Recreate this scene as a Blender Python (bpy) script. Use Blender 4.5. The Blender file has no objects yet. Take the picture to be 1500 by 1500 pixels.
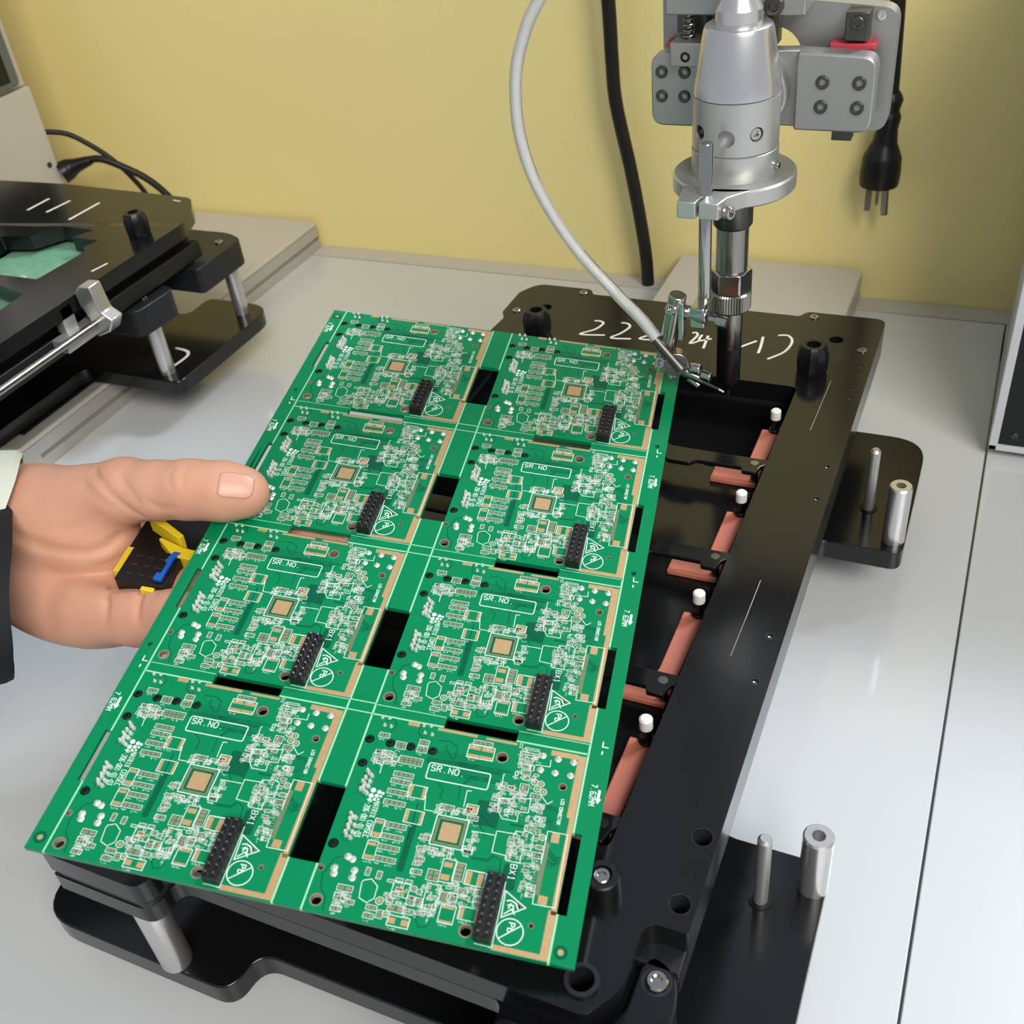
import bpy, math, random
import numpy as np
from mathutils import Matrix, Vector
from mathutils.geometry import tessellate_polygon

# ------------------------------------------------------------------ camera, world, lights, exposure
S = 0.001                       # all shapes are written in millimetres
ZT = 316.0                      # the table top lies 316 mm below the camera
sc = bpy.context.scene
col = sc.collection

def W(p):                       # millimetres, camera-centred -> metres, table top at z = 0
    return (p[0] * S, p[1] * S, (p[2] + ZT) * S)

F_PX = 1560.0
RW = Matrix(((0.9126562775732341, 0.3968904333748756, -0.09765501984881064),
             (0.17445487892625414, -0.5943292086439147, -0.7850721539906536),
             (-0.3696268580947469, 0.6994646350232452, -0.6116577557154036)))
cam_d = bpy.data.cameras.new('camera')
cam = bpy.data.objects.new('camera', cam_d)
col.objects.link(cam)
flip = Matrix(((1, 0, 0), (0, -1, 0), (0, 0, -1)))
cam.matrix_world = Matrix.Translation(W((0, 0, 0))) @ (flip @ RW).transposed().to_4x4()
cam_d.sensor_width = 36.0
cam_d.lens = F_PX / 1500.0 * 36.0
cam_d.clip_start = 0.01
cam_d.clip_end = 30
cam_d.dof.use_dof = True
cam_d.dof.focus_distance = 0.36
cam_d.dof.aperture_fstop = 30.0
sc.camera = cam

world = bpy.data.worlds.new('room_light')
sc.world = world
world.use_nodes = True
bg = world.node_tree.nodes['Background']
bg.inputs['Color'].default_value = (0.80, 0.89, 1.0, 1)
bg.inputs['Strength'].default_value = 0.45

def area(name, loc, size, power, color, target):
    d = bpy.data.lights.new(name, 'AREA')
    d.shape = 'RECTANGLE'
    d.size, d.size_y = size
    d.energy = power
    d.color = color
    o = bpy.data.objects.new(name, d)
    col.objects.link(o)
    o.location = loc
    o.rotation_euler = (Vector(target) - Vector(loc)).to_track_quat('-Z', 'Y').to_euler()
    return o
area('ceiling_lamp_behind_screen', (0.85, 1.5, 1.9), (0.5, 0.4), 40, (0.80, 0.90, 1.0), (-0.15, 0.3, 0))
area('ceiling_lamp_over_aisle', (1.1, -1.0, 1.7), (1.4, 0.9), 52, (1.0, 0.945, 0.84), (-0.3, 0.6, 0.15))

sc.view_settings.view_transform = 'Standard'
sc.view_settings.look = 'None'
sc.view_settings.gamma = 1
sc.view_settings.use_curve_mapping = False
sc.view_settings.exposure = 0.0

# ------------------------------------------------------------------ materials
def lin(c):
    return tuple((v / 255 / 12.92) if v / 255 <= 0.04045 else ((v / 255 + 0.055) / 1.055) ** 2.4 for v in c)

def mat(name, rgb, rough=0.5, metal=0.0, spec=0.5, var=0.06, scale=60, bump=0.0, bscale=400, rvar=0.0,
        coat=0.0, trans=0.0, sss=0.0, ior=1.45, rgb2=None, stretch=None):
    m = bpy.data.materials.new(name)
    m.use_nodes = True
    nt = m.node_tree
    b = nt.nodes['Principled BSDF']
    c = lin(rgb)
    tc = nt.nodes.new('ShaderNodeTexCoord')
    src = tc.outputs['Object']
    if stretch:
        mp = nt.nodes.new('ShaderNodeMapping')
        mp.inputs['Scale'].default_value = stretch
        nt.links.new(src, mp.inputs['Vector'])
        src = mp.outputs['Vector']
    nz = nt.nodes.new('ShaderNodeTexNoise')
    nz.inputs['Scale'].default_value = scale
    nz.inputs['Detail'].default_value = 4
    nt.links.new(src, nz.inputs['Vector'])
    mx = nt.nodes.new('ShaderNodeMix')
    mx.data_type = 'RGBA'
    c2 = lin(rgb2) if rgb2 else tuple(min(1, v * (1 + var)) for v in c)
    c1 = c if rgb2 else tuple(v * (1 - var) for v in c)
    mx.inputs['A'].default_value = (*c1, 1)
    mx.inputs['B'].default_value = (*c2, 1)
    nt.links.new(nz.outputs['Fac'], mx.inputs['Factor'])
    nt.links.new(mx.outputs['Result'], b.inputs['Base Color'])
    b.inputs['Roughness'].default_value = rough
    b.inputs['Metallic'].default_value = metal
    b.inputs['Specular IOR Level'].default_value = spec
    b.inputs['IOR'].default_value = ior
    if coat:
        b.inputs['Coat Weight'].default_value = coat
        b.inputs['Coat Roughness'].default_value = 0.08
    if trans:
        b.inputs['Transmission Weight'].default_value = trans
    if sss:
        b.inputs['Subsurface Weight'].default_value = sss
        b.inputs['Subsurface Radius'].default_value = (1.0, 0.35, 0.2)
        b.inputs['Subsurface Scale'].default_value = 0.003
    if rvar:
        mr = nt.nodes.new('ShaderNodeMapRange')
        mr.inputs['To Min'].default_value = max(0.02, rough - rvar)
        mr.inputs['To Max'].default_value = rough + rvar
        nt.links.new(nz.outputs['Fac'], mr.inputs['Value'])
        nt.links.new(mr.outputs['Result'], b.inputs['Roughness'])
    if bump:
        n2 = nt.nodes.new('ShaderNodeTexNoise')
        n2.inputs['Scale'].default_value = bscale
        n2.inputs['Detail'].default_value = 5
        nt.links.new(src, n2.inputs['Vector'])
        bp = nt.nodes.new('ShaderNodeBump')
        bp.inputs['Strength'].default_value = bump
        bp.inputs['Distance'].default_value = 0.0005
        nt.links.new(n2.outputs['Fac'], bp.inputs['Height'])
        nt.links.new(bp.outputs['Normal'], b.inputs['Normal'])
    return m

M = {}
M['wall'] = mat('yellow_laminate', (246, 229, 157), 0.55, var=0.03, scale=3, bump=0.03, bscale=200)
M['table'] = mat('white_bench_laminate', (203, 206, 209), 0.26, var=0.012, scale=6, coat=0.6)
M['tablestrip'] = mat('grey_edge_strip', (196, 192, 184), 0.4, var=0.03)
M['floor'] = mat('grey_floor', (120, 122, 124), 0.6)
M['black'] = mat('black_fibre_plate', (17, 18, 20), 0.17, spec=0.55, var=0.12, scale=20, rvar=0.06)
M['blackedge'] = mat('black_machined', (27, 29, 33), 0.42, var=0.12, scale=90, bump=0.10, bscale=900)
M['blackmatte'] = mat('black_matte_plastic', (14, 14, 15), 0.38, var=0.1)
M['void'] = mat('pocket_shade_black', (7, 7, 8), 0.9, spec=0.08, var=0.1)  # near-black without sheen, stands in for the shade deep in the pockets
M['rubber'] = mat('black_cable_rubber', (19, 19, 18), 0.5, var=0.1)
M['alu'] = mat('anodised_aluminium', (190, 190, 188), 0.36, metal=0.7, var=0.03, scale=300, bump=0.02, bscale=2500)
M['alu_plate'] = mat('grey_anodised_plate', (166, 165, 162), 0.40, metal=0.7, var=0.03, scale=300, bump=0.02, bscale=2500)
M['alu_bright'] = mat('turned_aluminium', (212, 210, 210), 0.27, metal=0.85, var=0.03, scale=200)
M['chrome'] = mat('polished_steel', (182, 180, 176), 0.13, metal=1.0, var=0.04, scale=120, rvar=0.05)
M['steel'] = mat('brushed_steel', (150, 147, 140), 0.24, metal=1.0, var=0.08, scale=200, rvar=0.06)
M['darksteel'] = mat('dark_steel', (92, 90, 86), 0.35, metal=0.9, var=0.15, scale=300)
M['robot'] = mat('grey_painted_sheet', (196, 191, 184), 0.42, var=0.02, scale=30)
M['robotside'] = mat('aluminium_profile', (183, 182, 178), 0.38, metal=0.35, var=0.03)
M['pcb'] = mat('green_solder_mask', (0, 124, 77), 0.30, spec=0.25, var=0.07, scale=90)
M['pcbdark'] = mat('green_mask_over_traces', (0, 88, 60), 0.30, spec=0.25, var=0.10, scale=200)
M['score'] = mat('cut_fibreglass', (150, 214, 170), 0.6, var=0.08)
M['fr4'] = mat('fibreglass_edge', (150, 150, 96), 0.7, var=0.1)
M['copper'] = mat('bare_pad_finish', (200, 165, 120), 0.42, metal=0.25, var=0.10, scale=700, rgb2=(178, 143, 102))
M['pad'] = mat('plated_pad', (172, 153, 128), 0.4, metal=0.3, var=0.15, scale=900, rgb2=(128, 114, 94))
M['silk'] = mat('white_silkscreen_ink', (222, 240, 230), 0.6, var=0.03)
M['solder'] = mat('shiny_solder', (232, 231, 228), 0.32, metal=0.5, var=0.05)
M['header'] = mat('black_header_plastic', (22, 21, 22), 0.4, var=0.2, scale=600, bump=0.1, bscale=1500)
M['pink'] = mat('terracotta_rubber', (192, 112, 92), 0.55, var=0.05, scale=200)
M['white'] = mat('white_nylon', (226, 224, 222), 0.4, var=0.02, sss=0.1)
M['paint'] = mat('white_marker_paint', (226, 222, 210), 0.55, var=0.06, scale=500)
M['red'] = mat('red_plastic', (196, 66, 78), 0.45)
M['skin'] = mat('skin', (216, 168, 140), 0.46, spec=0.35, rgb2=(202, 142, 120), scale=45, bump=0.14, bscale=900, sss=0.25)
M['nail'] = mat('fingernail', (214, 162, 142), 0.36, spec=0.5, var=0.04, sss=0.2)
M['crease'] = mat('dark_skin_mark', (120, 80, 66), 0.6)
M['cuff'] = mat('pale_grey_cuff_cloth', (206, 210, 196), 0.85, var=0.05, bump=0.3, bscale=1500)
M['sleeve'] = mat('black_sleeve_cloth', (16, 18, 22), 0.8, var=0.1, bump=0.3, bscale=1500)
M['yellow'] = mat('yellow_plastic', (226, 196, 40), 0.35, var=0.05)
M['blue'] = mat('blue_plastic', (24, 92, 190), 0.35)
M['tube'] = mat('clear_ptfe_tube', (246, 247, 248), 0.08, trans=0.9, ior=1.25, var=0.01)
M['core'] = mat('white_wire_sleeve', (232, 230, 228), 0.4, metal=0.0, var=0.03)
M['glassgreen'] = mat('dark_green_glass_panel', (14, 22, 22), 0.12, spec=0.5, var=0.1)
M['lightgrey'] = mat('pale_frame_paint', (196, 198, 204), 0.4)
M['screen'] = mat('grey_glass', (96, 104, 104), 0.2)
M['pale_pcb'] = mat('pale_green_board', (60, 150, 116), 0.4, rgb2=(150, 176, 150), scale=260)

# ------------------------------------------------------------------ mesh helpers
class MB:
    def __init__(self):
        self.v = []; self.f = []
    def add(self, vs, fs):
        n = len(self.v)
        self.v += [tuple(p) for p in vs]
        self.f += [tuple(i + n for i in f) for f in fs]
        return self
    def box(self, x0, x1, y0, y1, z0, z1):
        return self.add([(x0, y0, z0), (x1, y0, z0), (x1, y1, z0), (x0, y1, z0), (x0, y0, z1), (x1, y0, z1), (x1, y1, z1), (x0, y1, z1)],
                        [(3, 2, 1, 0), (4, 5, 6, 7), (0, 1, 5, 4), (1, 2, 6, 5), (2, 3, 7, 6), (3, 0, 4, 7)])
    def prism(self, poly, z0, z1, holes=(), axis='z'):
        loops = [list(poly)] + [list(h) for h in holes]
        fix = []
        for i, L in enumerate(loops):
            ar = sum(L[k][0] * L[(k + 1) % len(L)][1] - L[(k + 1) % len(L)][0] * L[k][1] for k in range(len(L)))
            if (ar < 0) == (i == 0): L = L[::-1]
            fix.append(L)
        flat = [p for L in fix for p in L]
        if len(fix) == 1:
            top = [tuple(range(len(flat)))]
        else:
            tri = tessellate_polygon([[Vector((p[0], p[1], 0)) for p in L] for L in fix])
            top = []
            for t in tri:
                a, b, c = (flat[i] for i in t)
                if (b[0] - a[0]) * (c[1] - a[1]) - (b[1] - a[1]) * (c[0] - a[0]) < 0: t = t[::-1]
                top.append(tuple(t))
        n = len(flat)
        if axis == 'z': mk = lambda p, z: (p[0], p[1], z)
        elif axis == 'y': mk = lambda p, z: (p[0], z, p[1])
        else: mk = lambda p, z: (z, p[0], p[1])
        vs = [mk(p, z0) for p in flat] + [mk(p, z1) for p in flat]
        fs = [tuple(i + n for i in t) for t in top] + [tuple(reversed(t)) for t in top]
        k = 0
        for L in fix:
            m = len(L)
            for i in range(m):
                j = (i + 1) % m
                fs.append((k + i, k + j, k + j + n, k + i + n))
            k += m
        if axis == 'y': fs = [tuple(reversed(f)) for f in fs]
        return self.add(vs, fs)
    def cyl(self, p0, p1, r0, r1=None, n=20, caps=True):
        r1 = r0 if r1 is None else r1
        p0, p1 = Vector(p0), Vector(p1)
        d = (p1 - p0).normalized()
        u = d.orthogonal().normalized(); w = d.cross(u)
        vs = []
        for p, r in ((p0, r0), (p1, r1)):
            for i in range(n):
                a = 2 * math.pi * i / n
                vs.append(p + (u * math.cos(a) + w * math.sin(a)) * r)
        fs = [(i, (i + 1) % n, n + (i + 1) % n, n + i) for i in range(n)]
        if caps: fs += [tuple(range(n - 1, -1, -1)), tuple(range(n, 2 * n))]
        return self.add(vs, fs)
    def lathe(self, cx, cy, prof, n=40, caps=True):                       # profile of (z, r), from the top down or bottom up
        vs = []
        for z, r in prof:
            for i in range(n):
                a = 2 * math.pi * i / n
                vs.append((cx + r * math.cos(a), cy + r * math.sin(a), z))
        fs = []
        up = prof[-1][0] > prof[0][0]
        for k in range(len(prof) - 1):
            for i in range(n):
                j = (i + 1) % n
                q = (k * n + i, k * n + j, (k + 1) * n + j, (k + 1) * n + i)
                fs.append(q if up else q[::-1])
        a = tuple(range(n)); b = tuple((len(prof) - 1) * n + i for i in range(n))
        if caps: fs += [a[::-1], b] if up else [a, b[::-1]]
        return self.add(vs, fs)
    def tube(self, pts, r, n=14, sub=8, caps=True):
        P = smooth_path(pts, sub)
        m = len(P)
        rs = r if isinstance(r, (list, tuple)) else [r] * m
        if len(rs) != m: rs = [np.interp(i / (m - 1), np.linspace(0, 1, len(rs)), rs) for i in range(m)]
        t0 = (P[1] - P[0]).normalized()
        u = t0.orthogonal().normalized()
        vs = []
        for i in range(m):
            t = (P[min(i + 1, m - 1)] - P[max(i - 1, 0)]).normalized()
            u = (u - t * u.dot(t)).normalized()
            w = t.cross(u)
            for k in range(n):
                a = 2 * math.pi * k / n
                vs.append(P[i] + (u * math.cos(a) + w * math.sin(a)) * rs[i])
        fs = [(i * n + k, i * n + (k + 1) % n, (i + 1) * n + (k + 1) % n, (i + 1) * n + k) for i in range(m - 1) for k in range(n)]
        if caps: fs += [tuple(range(n - 1, -1, -1)), tuple((m - 1) * n + k for k in range(n))]
        return self.add(vs, fs)
    def ball(self, c, r, n=12, m=8):
        rx, ry, rz = r if isinstance(r, (tuple, list)) else (r, r, r)
        vs = [(c[0], c[1], c[2] - rz)]
        for j in range(1, m):
            ph = -math.pi / 2 + math.pi * j / m
            for i in range(n):
                a = 2 * math.pi * i / n
                vs.append((c[0] + rx * math.cos(ph) * math.cos(a), c[1] + ry * math.cos(ph) * math.sin(a), c[2] + rz * math.sin(ph)))
        vs.append((c[0], c[1], c[2] + rz))
        fs = [(0, 1 + (i + 1) % n, 1 + i) for i in range(n)]
        for j in range(m - 2):
            for i in range(n):
                a = 1 + j * n + i; b = 1 + j * n + (i + 1) % n
                fs.append((a, b, b + n, a + n))
        L = len(vs) - 1; o = 1 + (m - 2) * n
        fs += [(o + i, o + (i + 1) % n, L) for i in range(n)]
        return self.add(vs, fs)
    def quad(self, x0, y0, x1, y1, z):
        return self.add([(x0, y0, z), (x1, y0, z), (x1, y1, z), (x0, y1, z)], [(0, 1, 2, 3)])
    def stroke(self, pts, w, z, closed=False):                 # flat ink line with mitred joints
        pts = [Vector((p[0], p[1])) for p in pts]
        n = len(pts)
        if n < 2: return self
        L = []; R_ = []
        for i in range(n):
            if closed: a, b, c = pts[i - 1], pts[i], pts[(i + 1) % n]
            else: a, b, c = pts[max(i - 1, 0)], pts[i], pts[min(i + 1, n - 1)]
            d1 = (b - a); d2 = (c - b)
            if d1.length < 1e-9: d1 = d2
            if d2.length < 1e-9: d2 = d1
            d1.normalize(); d2.normalize()
            t = d1 + d2
            t = d1 if t.length < 1e-6 else t.normalized()
            nn = Vector((-t.y, t.x))
            k = max(0.35, abs(nn.dot(Vector((-d1.y, d1.x)))))
            L.append(b + nn * (w / 2 / k)); R_.append(b - nn * (w / 2 / k))
        vs = [(p.x, p.y, z) for p in L] + [(p.x, p.y, z) for p in R_]
        m = n if closed else n - 1
        return self.add(vs, [(n + i, n + (i + 1) % n, (i + 1) % n, i) for i in range(m)])
    def mesh(self, name, smooth=True, ang=35, off=(0, 0, 0)):
        me = bpy.data.meshes.new(name)
        me.from_pydata([((p[0] - off[0]) * S, (p[1] - off[1]) * S, (p[2] - off[2]) * S) for p in self.v], [], self.f)
        me.update()
        if smooth:
            me.shade_smooth()
            me.set_sharp_from_angle(angle=math.radians(ang))
        return me

def smooth_path(pts, sub=8):
    pts = [Vector(p) for p in pts]
    if sub <= 1 or len(pts) < 3: return pts
    out = []
    for i in range(len(pts) - 1):
        p0 = pts[max(i - 1, 0)]; p1 = pts[i]; p2 = pts[i + 1]; p3 = pts[min(i + 2, len(pts) - 1)]
        for k in range(sub):
            t = k / sub
            out.append(0.5 * ((2 * p1) + (p2 - p0) * t + (2 * p0 - 5 * p1 + 4 * p2 - p3) * t * t + (3 * p1 - p0 - 3 * p2 + p3) * t ** 3))
    out.append(pts[-1])
    return out

def fillet(pts, r, seg=5):
    n = len(pts); out = []
    for i in range(n):
        ri = r[i] if isinstance(r, (list, tuple)) else r
        a, b, c = (Vector(pts[(i + k) % n][:2]) for k in (-1, 0, 1))
        if ri <= 0: out.append(tuple(b)); continue
        d1 = (a - b); d2 = (c - b)
        ri = min(ri, d1.length * 0.49, d2.length * 0.49)
        p1 = b + d1.normalized() * ri; p2 = b + d2.normalized() * ri
        for k in range(seg + 1):
            t = k / seg
            out.append(tuple((1 - t) ** 2 * p1 + 2 * t * (1 - t) * b + t * t * p2))
    return out
def rrect(x0, y0, x1, y1, r, seg=5): return fillet([(x0, y0), (x1, y0), (x1, y1), (x0, y1)], r, seg)
def circ(x, y, r, n=16): return [(x + r * math.cos(2 * math.pi * i / n), y + r * math.sin(2 * math.pi * i / n)) for i in range(n)]

ORG = {}
def thing(name, label, cat, org, group=None):
    o = bpy.data.objects.new(name, None)
    o.empty_display_size = 0.01
    col.objects.link(o)
    o.location = W(org)
    o['label'] = label; o['category'] = cat
    if group: o['group'] = group
    ORG[o.name] = org
    return o
def link(o, parent):
    col.objects.link(o)
    if parent is not None: o.parent = parent
    return o
def put(name, me, m, parent, loc=(0, 0, 0), rot=None, bevel=0, kind=None, label=None):
    """one mesh object below its parent; loc in the parent's own millimetres"""
    if m and not me.materials: me.materials.append(m)
    o = bpy.data.objects.new(name, me)
    link(o, parent)
    o.location = tuple(v * S for v in loc)
    if rot is not None: o.rotation_euler = rot
    if bevel:
        b = o.modifiers.new('bevel', 'BEVEL')
        b.width = bevel * S; b.segments = 2; b.limit_method = 'ANGLE'; b.angle_limit = math.radians(40)
        b.harden_normals = False
    if kind: o['kind'] = kind
    if label: o['label'] = label
    return o
def part(name, mb, m, root, owner=None, bevel=0, smooth=True, ang=35, kind=None, label=None):
    """shapes in scene millimetres; root is the thing, owner the part it belongs to (default: the thing)"""
    return put(name, mb.mesh(name, smooth, ang, ORG[root.name]), m, owner or root, bevel=bevel, kind=kind, label=label)
def at_part(name, me, m, root, p, rot=None, owner=None, label=None):
    """a shared mesh set at point p (scene millimetres)"""
    og = ORG[root.name]
    return put(name, me, m, owner or root, (p[0] - og[0], p[1] - og[1], p[2] - og[2]), rot, label=label)
def structure(name, mb, m, bevel=0):
    me = mb.mesh(name, off=(0, 0, -ZT))
    o = put(name, me, m, None, bevel=bevel)
    o['kind'] = 'structure'
    return o

def screw_mesh(name, r, h, cone=False):
    mb = MB()
    mb.lathe(0, 0, [(0, r), (h * 0.75, r), (h, r * 0.86), (h, r * 0.52), (h * 0.35, r * 0.45), (h * 0.3, 0.01)], 18)
    return mb.mesh(name)
SCREW = {}
def screw(root, p, r, h, m='steel', rot=None, owner=None, name='screw'):
    k = (r, h, m)
    if k not in SCREW:
        SCREW[k] = screw_mesh('screw', r, h); SCREW[k].materials.append(M[m])
    return at_part(name, SCREW[k], None, root, p, rot, owner)
def cut(me, cutters, off):
    """bore real holes into a mesh; cutters are MB shapes in scene millimetres"""
    o = bpy.data.objects.new('bored', me); col.objects.link(o)
    tmp = []
    for c in cutters:
        t = bpy.data.objects.new('bore', c.mesh('bore', off=off)); col.objects.link(t); tmp.append(t)
        b = o.modifiers.new('b', 'BOOLEAN'); b.operation = 'DIFFERENCE'; b.object = t; b.solver = 'EXACT'
    dg = bpy.context.evaluated_depsgraph_get()
    out = bpy.data.meshes.new_from_object(o.evaluated_get(dg), depsgraph=dg)
    for t in tmp + [o]: bpy.data.objects.remove(t)
    out.shade_smooth(); out.set_sharp_from_angle(angle=math.radians(35))
    return out
FRONT = (math.radians(90), 0, 0)               # a head that looks towards -y

# ------------------------------------------------------------------ the setting: bench, yellow screen, floor
structure('floor', MB().box(-2500, 2500, -2500, 2500, -ZT - 780, -ZT - 760), M['floor'])
wall = structure('wall_back', MB().box(-1500, 900, 618, 630, -ZT - 300, 72), M['wall'], 0.6)

TB = thing('work_table', 'white laminate work bench top under all the machines, in front of yellow screen', 'table', (-300, 200, -ZT - 760))
part('table_top', MB().box(-1400, 13.6, -500, 601.5, -ZT - 25, -ZT), M['table'], TB, bevel=0.4)
part('table_top', MB().box(14.4, 850, -500, 601.5, -ZT - 25, -ZT), M['table'], TB, bevel=0.4)
part('back_strip', MB().box(-1400, 850, 602.3, 617.5, -ZT - 25, -ZT + 0.4), M['tablestrip'], TB, bevel=0.3)
for x in (-1350, 800):
    for y in (-450, 560):
        part('leg', MB().box(x - 20, x + 20, y - 20, y + 20, -ZT - 760, -ZT - 25), M['lightgrey'], TB, bevel=1)

# ------------------------------------------------------------------ robot bases (flat boxes with a grooved side profile)
def robot_base(label, x0, x1, y0, y1):
    t = thing('robot_base', label, 'robot base', ((x0 + x1) / 2, (y0 + y1) / 2, -ZT))
    prof = [(y0 + 1, -315.5), (y1 - 1, -315.5), (y1 - 1, -298), (y0 + 1, -298)]
    part('body', MB().box(x0 + 3, x1 - 3, y0 + 3, y1 - 3, -ZT, -299), M['robot'], t)
    part('top_cover', MB().prism(rrect(x0, y0, x1, y1, 3), -299, -296), M['robot'], t, bevel=0.8)
    for s, xe in ((1, x1), (-1, x0)):
        p = part('side_profile', MB().box(xe - 3.5, xe, y0, y1, -ZT, -309.5) if s > 0 else MB().box(xe, xe + 3.5, y0, y1, -ZT, -309.5), M['robotside'], t, bevel=0.4)
        part('upper_lip', MB().box(xe - 3.2, xe - 0.2, y0 + 12, y1, -306.8, -299.2) if s > 0 else MB().box(xe + 0.2, xe + 3.2, y0 + 12, y1, -306.8, -299.2), M['robotside'], t, owner=p, bevel=0.3)
        part('end_cap', MB().box(xe - 3.3, xe - 0.1, y0, y0 + 12, -309.5, -299.2) if s > 0 else MB().box(xe + 0.1, xe + 3.3, y0, y0 + 12, -309.5, -299.2), M['robotside'], t, owner=p, bevel=0.3)
    return t
robot_base('low grey robot base box under black fixture on right, half hidden', -180, -69, 215, 614.5)
robot_base('long low grey robot base with grooved side under the left black machine', -790, -456, 312, 614.5)

# ------------------------------------------------------------------ black knurled knobs (shared)
def knob_mesh(r, h):
    mb = MB()
    n = 12; prof = [(0, 0.92), (h * 0.12, 1.0), (h * 0.62, 1.04), (h * 0.9, 0.9), (h, 0.74), (h, 0.46), (h * 0.6, 0.42), (h * 0.6, 0.01)]
    vs = []
    for z, k in prof:
        for i in range(2 * n):
            a = math.pi * i / n
            q = r * k * (1.0 if (i % 2 == 0 or k < 0.8) else 0.93)
            vs.append((q * math.cos(a), q * math.sin(a), z))
    N = 2 * n
    fs = [(k * N + i, k * N + (i + 1) % N, (k + 1) * N + (i + 1) % N, (k + 1) * N + i) for k in range(len(prof) - 1) for i in range(N)]
    fs += [tuple(range(N - 1, -1, -1)), tuple((len(prof) - 1) * N + i for i in range(N))]
    me = mb.add(vs, fs).mesh('thumb_knob', ang=25)
    me.materials.append(M['blackmatte'])
    return me
KNOB = knob_mesh(6.3, 12.5)

# ------------------------------------------------------------------ main soldering fixture
FX = thing('soldering_fixture', 'black plate soldering fixture with open windows and terracotta pads under the green panel', 'fixture', (-124, 270, -296))
zb, zu, zm, zl = -286.0, -238.0, -246.0, -255.0
# lower base plate with four feet
bp = [(-236, 99), (-162, 99), (-161, 112.5), (-87, 112.5), (-86, 99), (-12, 99), (-12, 197), (-46, 197), (-46, 346), (-12, 346), (-12, 428),
      (-60, 428), (-60, 410), (-188, 410), (-188, 428), (-236, 428), (-236, 346), (-202, 346), (-202, 197), (-236, 197)]
part('base_plate', MB().prism(fillet(bp, [14, 12, 8, 8, 12, 14, 5, 6, 6, 5, 16, 6, 6, 6, 6, 16, 5, 6, 6, 5], 7), zb - 9, zb), M['black'], FX, bevel=0.5)
part('carriage_block', MB().box(-172, -78, 225, 400, -296.2, zb - 9), M['blackedge'], FX)
for x, y in ((-182.8, 102), (-65, 102), (-182.8, 400), (-65, 400)):
    part('support_post', MB().lathe(x, y, [(zl, 4.6), (zb + 1, 4.6), (zb, 4.2)], 28), M['alu_bright'], FX)
for x, y, h in ((-15.9, 188.5, 24.5), (-16.6, 354.5, 27)):
    part('threaded_post', MB().lathe(x, y, [(zb, 4.4), (zb + h - .6, 4.4), (zb + h, 3.9), (zb + h, 1.9), (zb + h - 7, 1.7), (zb + h - 7, .01)], 28), M['alu_bright'], FX)
for x, y, h in ((-29.0, 179.0, 30), (-29.0, 372, 30)):
    g = part('guide_pin', MB().lathe(x, y, [(zb, 2.1), (zb + h - 1, 2.1), (zb + h, 1.3), (zb + h, .01)], 20), M['alu'], FX)
    part('bush', MB().lathe(x, y, [(zb, 3.6), (zb + .35, 3.6), (zb + .35, 2.3), (zb, 2.2)], 24, False), M['blackmatte'], FX, owner=g)
# upper plate: frame with a big window, notched near right corner
bars = [325.4, 269.4, 210.2, 157]
up = [(-209, 97), (-174, 97), (-174, 107), (-54, 107), (-48.3, 115.5), (-48.3, 134), (-37.8, 134), (-37.8, 446.6), (-72, 446.6), (-75, 441.7),
      (-174, 441.7), (-177, 446.6), (-205, 446.6), (-211, 436), (-211, 415), (-208, 410), (-209, 398)]
win = [(-200, 150), (-63.5, 150), (-63.5, 381.8), (-200, 381.8)]
hl = []
for y in (329.9, 309.8, 237.8, 218.1, 161.3, 141.1): hl.append((-41.9, y, 1.0 if y not in (161.3, 141.1) else 2.6))
for y in (404.6, 398.4, 385.9, 378.2): hl.append((-41.9, y, 0.8))
holes = [fillet(win, 3)] + [circ(x, y, r, 12) for x, y, r in hl] + [circ(-57.5, 114.4, 3.6, 20), circ(-55.5, 424, 3.0), circ(-192, 424, 3.0)]
UP = part('upper_plate', MB().prism(fillet(up, [1, 7, 4, 2, 3, 4, 1, 5, 2, 1, 1, 2, 5, 2, 1, 1, 1], 5), zm + 0.05, zu, holes), M['black'], FX, bevel=0.35)
for x, y, r in hl:
    part('countersink', MB().lathe(x, y, [(zu + .02, r * (1.5 if r < 2 else 1.12)), (zu + .02, r * 1.05), (zu - 2.5, r * .62), (zu - 6, r * .6)], 20, False), M['blackedge'], FX, owner=UP)
    if r < 2: part('hole_insert', MB().lathe(x, y, [(zu - 2.5, r * .95), (zu - .7, r * .95), (zu - .4, r * .6), (zu - .6, .01)], 12), M['steel'], FX, owner=UP)
part('knurled_bush', MB().lathe(-57.5, 114.4, [(zu, 4.2), (zu + 1.1, 4.2), (zu + 1.1, 3.1), (zu - 5, 2.7), (zu - 9, 2.6)], 32, False), M['blackedge'], FX)
# cross bars in the window
def crossbar(y):
    pts = [(-200, y - 3.4), (-102, y - 4.2), (-99, y - 6), (-91, y - 6), (-89, y - 3.4), (-72, y - 3.4), (-71, y - 5.6), (-66, y - 5.6), (-65, y - 1.5), (-63, y + .5), (-63, y + 3.4),
           (-100, y + 3.6), (-103, y + 5), (-200, y + 5)]
    c = part('cross_bar', MB().prism(pts, zu - 2.0, zu - .2), M['black'], FX, bevel=0.3)
    part('bar_pin', MB().cyl((-67.6, y + .2, zm - 1), (-67.6, y + .2, zu - .05), 1.5, n=18), M['steel'], FX, owner=c)
for y in bars: crossbar(y)
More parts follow.
